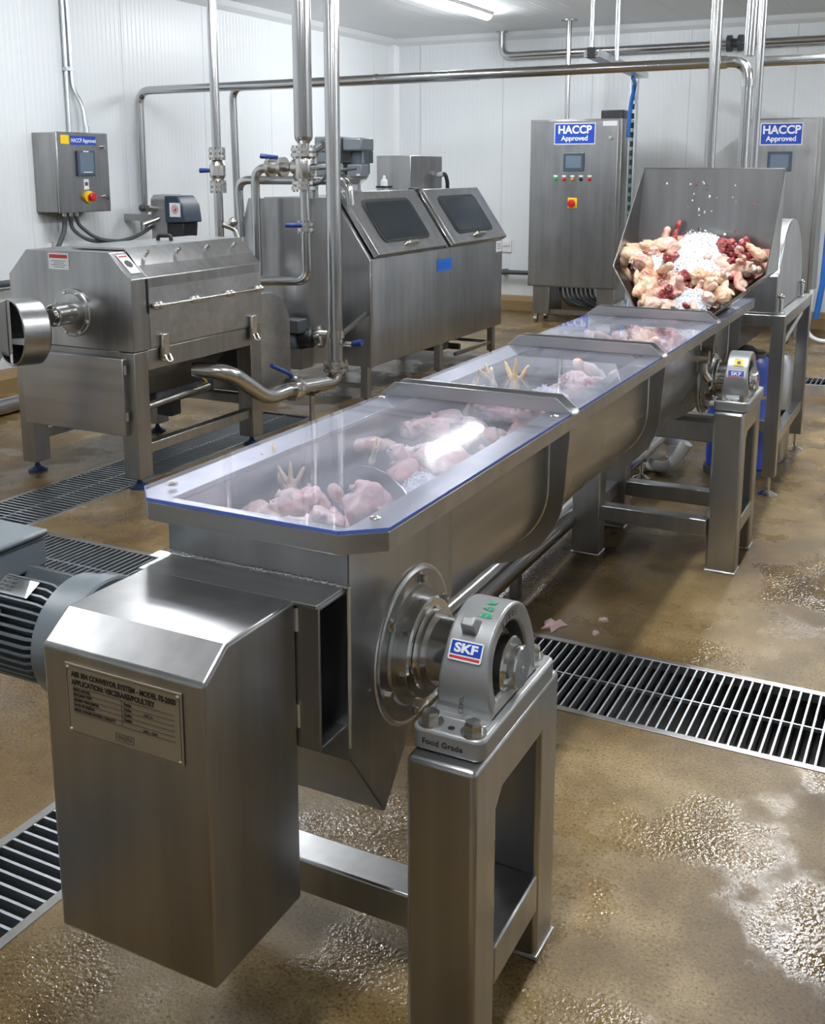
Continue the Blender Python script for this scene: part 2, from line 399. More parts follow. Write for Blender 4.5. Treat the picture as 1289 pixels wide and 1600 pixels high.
# rim flange
ro = [(-1.446, 1.622), (-1.388, 1.562), (-.945, 1.562), (-.873, 1.622), (-.873, 5.56), (-1.446, 5.56)]
ri = [(XL + .004, YF + .006), (XL + .004, YF + .006), (XR - .004, YF + .006), (XR - .004, YF + .006), (XR - .004, YE), (XL + .004, YE)]
b = B(); rings = []
for z, po in ((1.062, ro), (1.1, ro)): rings.append([(x, y, z) for x, y in po])
rings.append([(x, y, 1.1) for x, y in ri]); rings.append([(x, y, 1.088) for x, y in ri]); rings.append([(x, y, 1.088) for x, y in [(x * .985 + XC * .015, y) for x, y in ro]])
rings.append([(x * .99 + XC * .01, y + (.006 if y < 3 else -.006), 1.062) for x, y in ro])
vr = [[b.bm.verts.new(p) for p in r] for r in rings]
for a, c in zip(vr, vr[1:] + vr[:1]):
    for i in range(6):
        vs = []
        for v in (a[i], a[(i + 1) % 6], c[(i + 1) % 6], c[i]):
            if not any((v.co - q.co).length < 1e-6 for q in vs): vs.append(v)
        if len(vs) > 2: b.bm.faces.new(vs)
obj('rim_flange', b, 'steel_h', conv, bevel=.006, smooth=40, seg=3)
# lids
BARS = [2.68, 3.67, 4.62]
cuts = [1.562] + BARS + [5.555]
for i in range(4):
    y0, y1 = cuts[i] + (.004 if i else 0), cuts[i + 1] - .004
    if i == 0: pl = [(-1.446, 1.622), (-1.388, 1.562), (-.945, 1.562), (-.873, 1.622), (-.873, y1), (-1.446, y1)]
    else: pl = [(-1.446, y0), (-.873, y0), (-.873, y1), (-1.446, y1)]
    lid = obj('lid', B().prism(pl, 'z', 1.101, 1.109), 'acrylic', conv, smooth=0)
    b = B(); q = pl if i == 0 else [pl[1], pl[2]]
    if i == 0: seq = [pl[0], pl[1], pl[2], pl[3], pl[4]]
    else: seq = [pl[1], pl[2]]
    for p1, p2 in zip(seq, seq[1:]):
        d = (V((*p2, 0)) - V((*p1, 0))).normalized(); n = V((d.y, -d.x, 0)) * .0016
        a = [V((*p1, 1.1012)), V((*p2, 1.1012)), V((*p2, 1.1088)), V((*p1, 1.1088))]
        b.hull([p + n for p in a], [p - n * .2 for p in a])
    obj('edge_trim', b, 'acrylic_edge', lid, smooth=0)
    if i == 0:
        for sx, sy in ((-.92, 1.655), (-1.40, 1.655), (-.9, 2.60), (-1.42, 2.60)):
            s_ = B().lathe((sx, sy, 1.109), (0, 0, 1), [(0, .011), (.002, .011), (.004, .0085), (.0045, .004), (.003, .003)], 18)
            obj('screw', s_, 'bolt', lid)
# cross bars: open channel with chamfered ends
for y in BARS:
    cb = B(); pz = [(-1.452, 1.109), (-1.405, 1.148), (-.915, 1.148), (-.868, 1.109)]
    cb.prism(pz, 'y', y - .032, y - .026); cb.prism(pz, 'y', y + .026, y + .032); cb.box(-1.45, -.87, y - .026, y + .026, 1.109, 1.114)
    bar = obj('cross_bar', cb, 'steel_h', conv, bevel=.0012, smooth=0)
    obj('weld', B().sph((-.872, y, 1.106), (.012, .03, .007), 2), 'weld', bar)
# ribs
RIBS = [2.70, 3.77, 4.66, 5.30]
for y in RIBS:
    po = [(XC + (RT + .048) * math.cos(a), ZA + (RT + .048) * math.sin(a)) for a in [-PI * i / 24 for i in range(25)]]
    pi_ = [(XC + (RT - .001) * math.cos(a), ZA + (RT - .001) * math.sin(a)) for a in [-PI * i / 24 for i in range(25)]]
    po = [(po[0][0] + .012, 1.064)] + po + [(po[-1][0] - .012, 1.064)]; pi_ = [(pi_[0][0], 1.064)] + pi_ + [(pi_[-1][0], 1.064)]
    b = B()
    for i in range(len(po) - 1):
        q = [po[i], po[i + 1], pi_[i + 1], pi_[i]]
        b.hull([(x, y - .004, z) for x, z in q], [(x, y + .004, z) for x, z in q])
    bmesh.ops.remove_doubles(b.bm, verts=b.bm.verts, dist=1e-5)
    rib = obj('rib', b, 'steel_dull', conv, smooth=20)
    arc = [(XC + (RT + .001) * math.cos(a), y - .005, ZA + (RT + .001) * math.sin(a)) for a in [-PI * .4 * i / 10 for i in range(11)]]
    obj('weld_seam', B().tube([(XC + RT + .001, y - .005, 1.06)] + arc, .0032, seg=6), 'weld', rib)
# screw
b = B(); PITCHS, RS = .48, .188; N = 24; y0, y1 = 1.66, 5.45; T = int((y1 - y0) / PITCHS * N); pv = None
for i in range(T + 1):
    a = 2 * PI * i / N + PI / 2 + 2 * PI * (y0 - 2.08) / PITCHS; y = y0 + (y1 - y0) * i / T; c = V((math.cos(a), 0, math.sin(a)))
    cur = [b.bm.verts.new(V((XC, y + s_ * .003, ZA)) + c * r_) for s_ in (-1, 1) for r_ in (.045, RS)]
    if pv:
        b.bm.faces.new((pv[0], pv[1], cur[1], cur[0])); b.bm.faces.new((pv[3], pv[2], cur[2], cur[3])); b.bm.faces.new((pv[1], pv[3], cur[3], cur[1]))
    pv = cur
obj('screw_flight', b, 'steel', conv, smooth=50)
obj('screw_shaft', B().cyl((XC, 1.63, ZA), (XC, 5.5, ZA), .05), 'steel', conv)

# drive guard
GX0, GX1 = -1.352, -1.0
gp = [(1.235, .385), (1.235, .943), (1.297, .989), (1.50, .989), (1.50, .385)]
guard = obj('drive_guard', B().prism(gp, 'x', GX0, GX1), 'steel', conv, bevel=.007, seg=3)
guard['label'] = 'plain steel drive guard with sloped top edge'
obj('top_flange', B().box(GX0 - .01, -.953, 1.495, 1.60, .981, .9885).box(-1.395, -1.352, 1.565, 1.60, .979, .985), 'steel_h', conv, bevel=.001, smooth=0)
b = B(); t = .007; bz0, bz1, bx0, bx1, by0, by1 = .70, .981, -1.33, -.953, 1.502, 1.598
b.box(bx0, bx1, by0, by0 + t, bz0, bz1); b.box(bx0, bx1, by0 + t, by1, bz0, bz0 + t); b.box(bx0, bx1, by0 + t, by1, bz1 - t, bz1)
obj('mounting_channel', b, 'steel', conv, bevel=.0015, smooth=0)
b = B()
for z in (.74, .93): obj('weld_seam', B().tube([(-.9985, 1.5, z), (-.9985, 1.5, z + .045)], .004, seg=6), 'weld', conv)
# nameplate
NX0, NX1, NZ0, NZ1, NY = -1.297, -1.045, .791, .921, 1.2345
npl = obj('nameplate', B().box(NX0, NX1, NY - .003, NY, NZ0, NZ1), 'plate', guard, bevel=.0008, smooth=0); npl['label'] = 'tan engraved nameplate'
yt = NY - .0034; L = lambda s, x, z, h, mt='ink', bold=.03, xs=1.0: text_mesh('lettering', s, mt, guard, (x, yt, z), (1, 0, 0), (0, 0, 1), h, bold, .0003, xs=xs)
L('AISI 304 CONVEYOR SYSTEM - MODEL FS-2000', NX0 + .014, NZ1 - .0225, .0095, bold=.055, xs=.80)
L('APPLICATION: VISCERA/EE/POULTRY', NX0 + .014, NZ1 - .0375, .0095, bold=.055, xs=.80)
rows = ['SERIAL MODEL', 'MACHINE TYPE', 'GEARED PROCESSOR', 'DATE OF DESIGN', 'SERIAL POWER RATING CAPACITY']
rz = [NZ1 - .0485 - i * .0095 for i in range(5)]
for s_, z in zip(rows, rz): L(s_, NX0 + .0165, z, .0048, 'ink', .04, .85)
for i in range(4): L('Exelex', NX0 + .129, rz[i] - .0005, .0048, 'ink', .03, .9)
L('1NE 2A', NX0 + .171, rz[1] - .001, .0042, 'ink_grey'); L('SMR - 2304', NX0 + .169, rz[4] - .0015, .0045, 'ink_grey')
L('OVIZETA', NX0 + .111, NZ0 + .0155, .0065, 'ink_grey', -.01, .85)
b = B()
def hl(x0, x1, z, t=.0005): b.box(x0, x1, yt - .0002, yt + .0004, z - t, z + t)
def vl(x, z0, z1, t=.0005): b.box(x - t, x + t, yt - .0002, yt + .0004, z0, z1)
hl(NX0 + .004, NX1 - .004, NZ1 - .004); hl(NX0 + .004, NX1 - .004, NZ0 + .004); vl(NX0 + .004, NZ0 + .004, NZ1 - .004); vl(NX1 - .004, NZ0 + .004, NZ1 - .004)
for z in [NZ1 - .0415] + [q - .0027 for q in rz]: hl(NX0 + .016, NX1 - .016, z, .0004)
vl(NX0 + .124, rz[4] - .003, NZ1 - .0415)
hl(NX0 + .108, NX0 + .147, NZ0 + .012, .0004); hl(NX0 + .108, NX0 + .147, NZ0 + .025, .0004); vl(NX0 + .108, NZ0 + .012, NZ0 + .025, .0004); vl(NX0 + .147, NZ0 + .012, NZ0 + .025, .0004)
obj('engraved_lines', b, 'ink_grey', guard, smooth=0)
for x in (NX0 + .007, NX1 - .007):
    for z in (NZ0 + .007, NZ1 - .007): obj('rivet', B().sph((x, NY - .003, z), (.004, .003, .004), 2), 'polished', guard)

# cross shaft, hub and pillow block, used near and far
def shaft_set(y, z, xb, sticker):
    fl = B().lathe((XR, y, z), (1, 0, 0), [(-.01, .166), (.006, .166), (.010, .160), (.010, .128), (.016, .124), (.016, .03)], 48)
    f = obj('shaft_flange', fl, 'steel', conv, smooth=25)
    obj('weld_seam', B().tube([(XR + .004, y + .167 * math.cos(2 * PI * i / 48), z + .167 * math.sin(2 * PI * i / 48)) for i in range(49)], .0035, seg=6), 'weld', f)
    for k in range(6):
        a = math.radians(22 + 60 * k)
        obj('bolt', B().hexbolt((XR + .010, y + .143 * math.cos(a), z + .143 * math.sin(a)), (1, 0, 0), .010, .012), 'bolt', f)
    obj('seal_housing', B().lathe((XR + .012, y, z), (1, 0, 0), [(0, .108), (.03, .108), (.034, .104), (.034, .088), (.038, .086), (.05, .086), (.05, .072), (.05, .03)], 48), 'polished', conv, smooth=25)
    obj('cross_shaft', B().lathe((XR, y, z), (1, 0, 0), [(0, .073), (xb + .02 - XR, .073)], 40), 'polished', conv)
    # pillow block: profile in (y,z) extruded in x, base below
    x0, x1 = xb - .047, xb + .047; zb = z - .108
    pb = B(); hole = .090
    dome = [(y + .128 * math.cos(a), z + .128 * math.sin(a)) for a in [math.radians(-22 + 224 * i / 26) for i in range(27)]]
    left_foot = [(y - .135, z - .075), (y - .15, zb + .048)]; right_foot = [(y + .15, zb + .048), (y + .135, z - .075)]
    outline = right_foot + dome + left_foot
    n = len(outline); hol = [(y + hole * math.cos(t_), z + hole * math.sin(t_)) for t_ in [math.atan2(p[1] - z, p[0] - y) for p in outline]]
    # fill gap of hole between the feet
    rings = []
    fr_ = lambda pts, x: [(x, p[0], p[1]) for p in pts]
    # bulge: wider at the base
    def bul(pts, x, k):
        return [(x + (k * max(0, (z + .06 - p[1]))), p[0], p[1]) for p in pts]
    rings = [fr_(hol, x0 + .03), bul(hol, x1 - .004, .1), bul(outline, x1, .12), bul(outline, x0, -.12), fr_(hol, x0)]
    vr = [[pb.bm.verts.new(p) for p in r] for r in rings]
    for a, c in zip(vr, vr[1:]):
        for i in range(n): pb.bm.faces.new((a[i], a[(i + 1) % n], c[(i + 1) % n], c[i]))
    blk = obj('pillow_block', pb, 'cast', conv, bevel=.007, smooth=40, seg=3); blk['label'] = 'grey cast pillow block bearing housing'
    bp_ = [(px, py) for px, py in rrect(xb, y, .152, .405, .022)]
    obj('base', B().prism(bp_, 'z', zb, zb + .046), 'cast', blk, bevel=.007, seg=3)
    obj('bearing', B().lathe((x0 + .01, y, z), (1, 0, 0), [(0, .095), (.03, .095), (.03, .078), (.05, .074), (.05, .06), (.05, .03)], 40), 'gasket', blk, smooth=25)
    obj('inner_ring', B().lathe((x1 - .06, y, z), (1, 0, 0), [(0, .06), (.062, .06), (.066, .057), (.066, .03)], 40), 'polished', blk, smooth=25)
    obj('shaft_end', B().lathe((x1 - .02, y, z), (1, 0, 0), [(0, .045), (.045, .045), (.048, .042), (.048, .012), (.043, .010), (.043, .001)], 40), 'polished', blk, smooth=25)
    la = math.radians(127); ln = V((0, math.cos(la), math.sin(la))); lt = V((0, -math.sin(la), math.cos(la))); lc = V((xb - .004, y, z)) + ln * .12
    q_ = [(-.017, -.016), (.017, -.016), (.017, .022), (-.017, .022)]; xx = V((1, 0, 0))
    if sticker: obj('grease_lug', B().hull([lc + xx * u - lt * v for u, v in q_], [lc + ln * .036 + xx * u * .8 - lt * v * (.8 if v < 0 else .35) for u, v in q_]), 'cast', blk, bevel=.003)
    for bx, by in ((xb - .045, y - .175), (xb + .045, y - .175), (xb + .03, y + .178), (xb - .04, y + .178)):
        obj('bolt', B().hexbolt((bx, by, zb + .046), (0, 0, 1), .019, .021), 'bolt', blk)
    obj('dowel_hole', B().lathe((xb, y - .178, zb + .0462), (0, 0, 1), [(0, .007), (.0006, .007)], 16), 'ink', blk)
    return blk, x0, x1, zb
SY, SZ, SXB = 1.86, .766, -.772
blk, bx0, bx1, bzb = shaft_set(SY, SZ, SXB, True)
# logo sticker on the front face of the near block (facing the camera side, -y, slightly leaning)
def crown(xb_, y_, z_, deg):
    a = math.radians(deg); n_ = V((0, math.cos(a), math.sin(a))); return V((xb_, y_, z_)) + n_ * .1285, V((0, math.sin(a), -math.cos(a))), n_
xd = V((1, 0, 0)); sc_, up, nn = crown(SXB - .001, SY, SZ, 149); p0 = sc_ - xd * .033 - up * .016
def sticker(name, poly, off, mt, par, base=p0, xd=xd, up=up):
    n_ = xd.cross(up).normalized(); b = B(); a = [base + xd * x + up * y_ + n_ * off for x, y_ in poly]
    b.hull(a, [p + n_ * .0006 for p in a]); return obj(name, b, mt, par, smooth=0)
sticker('sticker', rrect(.033, .016, .070, .040, .005), .0012, 'white', blk)
sticker('sticker_print', [(.001, .0075), (.065, .0075), (.065, .033), (.001, .033)], .0020, 'sign_blue', blk)
sticker('sticker_print', [(.001, -.0005), (.065, -.0005), (.065, .0045), (.001, .0045)], .0020, 'red_ink', blk)
text_mesh('lettering', 'SKF', 'white', blk, p0 + xd * .033 + up * .0125 + nn * .0028, xd, up, .0165, .06, .0003, 'CENTER', 1.3)
for s_, dg_ in (('8/', 93), ('42', 102.5), ('.EB', 112)):
    c_, u_, n_ = crown(SXB + .012, SY, SZ, dg_); text_mesh('lettering', s_, 'green_ink', blk, c_ + n_ * .0008 - u_ * .006, xd, u_, .0115, .02, .0003, 'CENTER', 1.45)
text_mesh('lettering', 'Food Grade', 'ink', blk, (SXB - .008, SY - .2032, bzb + .016), (1, 0, 0), (0, 0, 1), .0115, .01, .0003, 'CENTER', 1.05)
text_mesh('lettering', 'CE80L', 'ink_grey', blk, (SXB + .006, SY - .1415, SZ - .05), (0, .2, 1), (-1, 0, 0), .009, 0, .0003)
for i, ch in enumerate('2180E'):
    a = math.radians(112 - 9 * i)
    n_ = V((0, math.cos(a), math.sin(a))); t_ = V((0, math.sin(a), -math.cos(a)))
    text_mesh('lettering', ch, 'ink_grey', blk, V((bx1 + .0008, SY, SZ)) + n_ * .103, t_, n_, .013, 0, .0003, 'CENTER')
FY, FZ, FXB = 4.79, .832, -.792
blk2, fx0, fx1, fzb = shaft_set(FY, FZ, FXB, False)
fc_, up2, n2 = crown(FXB, FY, FZ, 160); p2 = fc_ - xd * .036 - up2 * .017
sticker('sticker', [(0, 0), (.072, 0), (.072, .034), (0, .034)], .0012, 'white', blk2, p2, xd, up2)
sticker('sticker_print', [(.002, .007), (.070, .007), (.070, .032), (.002, .032)], .002, 'sign_blue', blk2, p2, xd, up2)
sticker('sticker_print', [(.002, .001), (.070, .001), (.070, .005), (.002, .005)], .002, 'red_ink', blk2, p2, xd, up2)
text_mesh('lettering', 'SKF', 'white', blk2, p2 + xd * .036 + up2 * .011 + n2 * .0028, xd, up2, .016, .03, .0003, 'CENTER', 1.2)
fc_, up3, n3 = crown(FXB + .005, FY, FZ, 136); p3 = fc_ - xd * .021 - up3 * .016
sticker('sticker', [(0, 0), (.042, 0), (.042, .036), (0, .036)], .0012, 'yellow', blk2, p3, xd, up3)
sticker('sticker_print', [(.013, .008), (.029, .008), (.029, .024), (.013, .024)], .002, 'ink_grey', blk2, p3, xd, up3)
obj('pipe_fitting', B().cyl((XR - .01, 4.60, FZ + .12), (XR + .05, 4.60, FZ + .12), .03).tube([(XR + .03, 4.60, FZ + .12), (XR + .03, 4.60, FZ + .05), (XR + .05, 4.62, FZ + .02)], .018, .02), 'polished', conv)

# pedestals
def pedestal(x0, x1, y0, y1, zt, lw, rail):
    b = B(); zi = zt - .105; c = .03
    hole = [(y0 + lw + c, zi), (y1 - lw, zi), (y1 - lw, rail[1]), (y0 + lw, rail[1]), (y0 + lw, zi - c)]
    b.prism([(y0, 0), (y0 + lw, 0), (y0 + lw, rail[0]), (y0 + lw, rail[1]), (y0 + lw, zi - c), (y0 + lw + c, zi), (y1 - lw, zi), (y1 - lw, 0), (y1, 0), (y1, zt), (y0, zt)], 'x', x0, x1)
    p = obj('pedestal', b, 'steel', conv, bevel=.011, seg=3)
    obj('rail', B().box(x0 + .012, x1, y0 + lw - .002, y1 - lw + .002, rail[0], rail[1]), 'steel', p, bevel=.006, seg=2)
    for ya in (y0 + lw / 2, y1 - lw / 2):
        pts = [(x0, ya - lw / 2, .004), (x1, ya - lw / 2, .004), (x1, ya + lw / 2, .004), (x0, ya + lw / 2, .004), (x0, ya - lw / 2, .004)]
        obj('weld_seam', B().tube(pts, .006, seg=6), 'weld', p)
    return p
ped = pedestal(-.842, -.697, 1.627, 2.092, bzb, .11, (.125, .215)); ped['label'] = 'near bearing pedestal welded from box section'
obj('cross_beam', B().box(-1.42, -.84, 1.80, 1.895, .125, .21), 'steel', conv, bevel=.006)
ped2 = pedestal(-.858, -.73, 4.555, 5.01, fzb, .10, (.17, .24)); ped2['label'] = 'far bearing pedestal welded from box section'
for y in (4.51, 4.94):
    l = obj('leg', B().box(-1.465, -1.335, y, y + .10, 0, .665), 'steel', conv, bevel=.006)
    obj('weld_seam', B().tube([(-1.465, y, .004), (-1.335, y, .004), (-1.335, y + .1, .004)], .005, seg=6), 'weld', l)
    obj('cross_beam', B().box(-1.336, -.857, y + .01, y + .08, .17, .243), 'steel', conv, bevel=.004)
obj('side_beam', B().box(-1.43, -1.37, 4.60, 4.95, .17, .24), 'steel', conv, bevel=.004)
obj('saddle_beam', B().box(-1.42, -.857, 4.89, 4.98, .50, .595), 'steel_dull', conv, bevel=.004)

# drive motor, axis along x
MY, MZ, MR = 1.42, .862, .108
mot = obj('motor', B().lathe((-2.06, MY, MZ), (1, 0, 0), [(0, .06), (.01, .088), (.50, .088), (.51, .06)], 40), 'motor_dark', conv)
mot['label'] = 'grey finned electric motor lying on its side at the left of the drive guard'
mot.location.x = .105
obj('flange', B().lathe((-1.565, MY, MZ), (1, 0, 0), [(0, .05), (0, .114), (.006, .12), (.05, .12), (.052, .127), (.088, .127), (.092, .123), (.092, .105), (.07, .095), (.07, .04)], 56), 'motor', mot, smooth=25)
obj('coupling', B().lathe((-1.50, MY, MZ), (1, 0, 0), [(0, .05), (.06, .05)], 30), 'motor', mot)
for k in range(40):
    a = 2 * PI * (k + .5) / 40
    if abs(math.degrees(a) - 90) < 12: continue
    c = V((0, math.cos(a), math.sin(a))); t_ = V((0, -math.sin(a), math.cos(a))) * .0022; ctr = V((0, MY, MZ))
    def fp(x, r): return V((x, 0, 0)) + ctr + c * r
    q = [fp(-2.05, .082), fp(-1.565, .082), fp(-1.57, .098), fp(-1.59, .109), fp(-2.05, .109)]
    obj('fin', B().hull([p - t_ for p in q], [p + t_ for p in q]), 'motor', mot, smooth=0)
obj('foot_bracket', B().box(-1.72, -1.67, MY - .12, MY - .08, MZ + .03, MZ + .065), 'motor', mot, bevel=.006)
obj('eye_lug', B().lathe((-1.79, MY - .122, MZ - .03), (0, 1, 0), [(0, .03), (.05, .03)], 8), 'motor', mot, bevel=.003)
obj('terminal_box', B().box(-1.95, -1.708, MY - .075, MY + .075, MZ + .09, MZ + .155), 'motor', mot, bevel=.006)
obj('terminal_box_cover', B().box(-1.955, -1.703, MY - .08, MY + .08, MZ + .155, MZ + .168), 'motor', mot, bevel=.005)
cR = V((-1.66, MY, MZ)); a = math.radians(118); n_ = V((0, math.cos(a), math.sin(a))); t_ = V((0, math.sin(a), -math.cos(a)))
pl_ = [cR + n_ * .1095 + V((x, 0, 0)) + t_ * y_ for x, y_ in ((-.045, -.02), (.045, -.02), (.045, .02), (-.045, .02))]
obj('rating_plate', B().hull(pl_, [p + n_ * .002 for p in pl_]), 'galv', mot, smooth=0)
for k in range(4):
    text_mesh('lettering', ('3 MOT 132 S', 'No 4207 IP55', 'kW 2.2 50Hz', '1430 r/min')[k], 'ink_grey', mot, cR + n_ * .1118 + V((-.04, 0, 0)) - t_ * (.009 - .0088 * k), (1, 0, 0), -t_, .0048, 0, .0002)
for dy, dz in ((-.082, .07), (-.03, .103)): obj('bolt', B().hexbolt((-1.505, MY + dy, MZ + dz), (1, 0, 0), .012, .02), 'bolt', mot)

# floor pipes under the conveyor
for x, z, r, nm, y_0 in ((-1.50, .155, .055, 'thick steel pipe running along the floor below the conveyor trough', 2.95), (-1.62, .13, .035, 'thinner steel pipe beside the thick one below the conveyor trough', 3.0)):
    p = thing('floor_pipe', nm, 'pipe', (x, 4.4, 0))
    obj('pipe', B().cyl((x, y_0, z), (x, 6.3, z), r, seg=28), 'pipe', p)
    for y in (3.9, 5.6): obj('support_foot', B().box(x - .02, x + .02, y - .02, y + .02, 0, z - r + .003), 'steel_dull', p)
    if r > .05: obj('clamp', B().lathe((x, 2.93, z), (0, 1, 0), [(0, r), (0, r + .012), (.012, r + .02), (.024, r + .012), (.03, r + .012), (.04, r + .02), (.052, r + .006), (.052, r)], 28), 'polished', p)
#SPLIT
# ============================================================ FEED HOPPER ON ITS STAND
hop = thing('feed_hopper', 'open stainless feed hopper with tall back plate, heaped with raw poultry', 'hopper', (-1.08, 5.2, 1.11))
A_, B_, C_, D_, E_ = V((-1.376, 5.2, 1.757)), V((-1.425, 4.9, 1.302)), V((-1.40, 5.2, 1.30)), V((-1.255, 4.72, 1.118)), V((-1.255, 5.2, 1.118))
a_, b_, c_, d_, e_ = V((-.718, 5.2, 1.754)), V((-.728, 4.9, 1.29)), V((-.722, 5.2, 1.29)), V((-.919, 4.72, 1.118)), V((-.919, 5.2, 1.118))
for nm, tris in (('back_plate', [(A_, a_, c_, C_), (C_, c_, e_, E_)]), ('side_plate', [(A_, C_, B_), (B_, C_, E_, D_)]), ('side_plate', [(a_, b_, c_), (b_, d_, e_, c_)])):
    b = B()
    for t in tris: b.face(t)
    bmesh.ops.remove_doubles(b.bm, verts=b.bm.verts, dist=1e-4)
    obj(nm, b, 'steel', hop, smooth=0, solid=.006)
for q in ((A_, B_, D_), (a_, b_, d_)): obj('rolled_edge', B().tube([p + V((0, -.002, 0)) for p in q], .0045, seg=8), 'polished', hop)
obj('rolled_edge', B().tube([A_, a_], .0045, seg=8), 'polished', hop)
# splashes on the back plate
rs = random.Random(3)
for k in range(26):
    x, z = rs.gauss(-1.05, .10), rs.uniform(1.46, 1.72); r = rs.uniform(.002, .0055)
    red = rs.random() < .35
    o = obj('splash', B().sph((x, 5.195, z), (r, .003, r * rs.uniform(.7, 2)), 1), 'giblet' if red else 'ice', hop)

st = thing('hopper_stand', 'stainless stand at far right carrying a rounded steel drive cover above a blue drum', 'stand', (-1.13, 6.35, 0))
SX0, SX1, S0, S1, SZT = -1.52, -.75, 5.80, 6.95, .995
for x0 in (SX0, SX1 - .07):
    obj('top_rail', B().box(x0, x0 + .07, S0, S1, SZT - .06, SZT), 'steel', st, bevel=.003)
    obj('bottom_rail', B().box(x0 + .01, x0 + .06, S0 + .07, S1 - .07, .27, .33), 'steel', st, bevel=.003)
    for y0 in (S0, S1 - .07):
        l = obj('leg', B().box(x0, x0 + .07, y0, y0 + .07, .11, SZT - .055), 'steel', st, bevel=.003)
        obj('foot', B().cyl((x0 + .035, y0 + .035, .025), (x0 + .035, y0 + .035, .12), .012).lathe((x0 + .035, y0 + .035, 0), (0, 0, 1), [(0, .052), (.008, .052), (.026, .016), (.03, .012)], 24), 'polished', l)
for y0 in (S0, S1 - .07):
    obj('top_rail', B().box(SX0 + .07, SX1 - .07, y0, y0 + .07, SZT - .06, SZT), 'steel', st, bevel=.003)
    obj('bottom_rail', B().box(SX0 + .07, SX1 - .07, y0 + .01, y0 + .06, .36, .42), 'steel', st, bevel=.003)
obj('drip_tray', B().hull([(SX0 + .08, S0 + .08, .93), (SX1 - .08, S0 + .08, .93), (SX1 - .08, S1 - .08, .93), (SX0 + .08, S1 - .08, .93)], [(SX0 + .3, S0 + .2, .74), (SX1 - .3, S0 + .2, .74), (SX1 - .3, S1 - .5, .74), (SX0 + .3, S1 - .5, .74)]), 'steel_dull', st)
R0, yc, zc_ = .47, 6.33, .997
pr = [(5.84, zc_)] + [(5.84, 1.20)] + [(yc + .5 * math.cos(a), 1.02 + .46 * math.sin(a)) for a in [PI - .42 - (PI - .42) * i / 24 for i in range(25)]] + [(6.83, zc_)]
obj('drive_cover', B().prism(pr, 'x', -1.47, -.805), 'steel', st, bevel=.006, smooth=25)
for y in (5.90, 6.76):
    obj('clip', B().cyl((-.79, y, .995), (-.79, y, 1.075), .011).sph((-.79, y, 1.085), .016, 2).box(-.82, -.765, y - .02, y + .02, .995, 1.003), 'polished', st, bevel=.001)
obj('hydraulic_ram', B().tube([(-.80, 6.0, .80), (-.80, 6.85, .90)], .024), 'pipe', st)

bd = thing('drum', 'blue plastic drum standing inside the hopper stand', 'drum', (-1.03, 6.2, 0))
bpf = [(0, .15), (.01, .165), (.06, .17), (.28, .17), (.29, .175), (.31, .175), (.32, .17), (.60, .17), (.64, .155), (.66, .14)]
obj('shell', B().lathe((-1.03, 6.22, .04), (0, 0, 1), bpf, 40), 'blue_drum', bd)
obj('band', B().lathe((-1.03, 6.22, .47), (0, 0, 1), [(0, .171), (0, .176), (.018, .176), (.018, .171)], 40), 'plate', bd)
obj('lid', B().lathe((-1.03, 6.22, .70), (0, 0, 1), [(0, .135), (.025, .135), (.03, .09), (.055, .06), (.06, .02)], 32), 'darkgrey', bd)
obj('pallet', B().lathe((-1.03, 6.22, 0), (0, 0, 1), [(0, .18), (.04, .18)], 32), 'darkgrey', bd)
gc = thing('pressure_canister', 'grey steel canister with black handle beside the blue drum', 'canister', (-.90, 6.62, 0))
obj('shell', B().lathe((-.90, 6.62, 0), (0, 0, 1), [(0, .10), (.02, .11), (.60, .11), (.66, .08), (.68, .03)], 36), 'steel', gc)
obj('handle', B().tube([(-.90, 6.55, .66), (-.88, 6.55, .78), (-.86, 6.64, .80), (-.86, 6.70, .72)], .02, .04), 'black', gc)
obj('valve', B().cyl((-.90, 6.62, .67), (-.90, 6.62, .75), .02).sph((-.90, 6.60, .76), .025), 'polished', gc)

# white pipe pieces lying under the stand
wp = thing('plastic_pipe', 'white plastic pipe elbow lying on the floor under the hopper stand', 'pipe', (-1.39, 6.0, 0))
obj('pipe', B().tube([(-1.62, 6.03, .035), (-1.36, 6.0, .035), (-1.27, 6.0, .20)], .035, .07), 'pvc', wp)
obj('socket', B().lathe((-1.56, 6.0235, .035), (1, -.1, 0), [(0, .036), (0, .043), (.06, .043), (.06, .036)], 20), 'pvc', wp)
wp = thing('plastic_pipe', 'white plastic trap fitting behind the pipe elbow under the hopper stand', 'pipe', (-1.5, 6.4, 0))
obj('pipe', B().tube([(-1.62, 6.35, .05), (-1.62, 6.35, .12), (-1.5, 6.38, .15), (-1.42, 6.4, .08)], .045, .06), 'pvc', wp)
obj('socket', B().lathe((-1.42, 6.4, .0), (0, 0, 1), [(0, .06), (.08, .06), (.08, .05)], 20), 'pvc', wp)
wp = thing('plastic_pipe', 'short straight white plastic pipe hung high under the hopper stand', 'pipe', (-1.15, 6.0, .36))
obj('pipe', B().cyl((-1.25, 6.05, .445), (-1.02, 6.05, .445), .028), 'pvc', wp)
obj('socket', B().cyl((-1.13, 6.05, .445), (-1.10, 6.05, .445), .033), 'pvc', wp)
obj('hanger', B().box(-1.26, -1.24, 5.82, 6.08, .405, .425).box(-1.05, -1.03, 5.82, 6.08, .405, .425), 'steel_dull', wp)

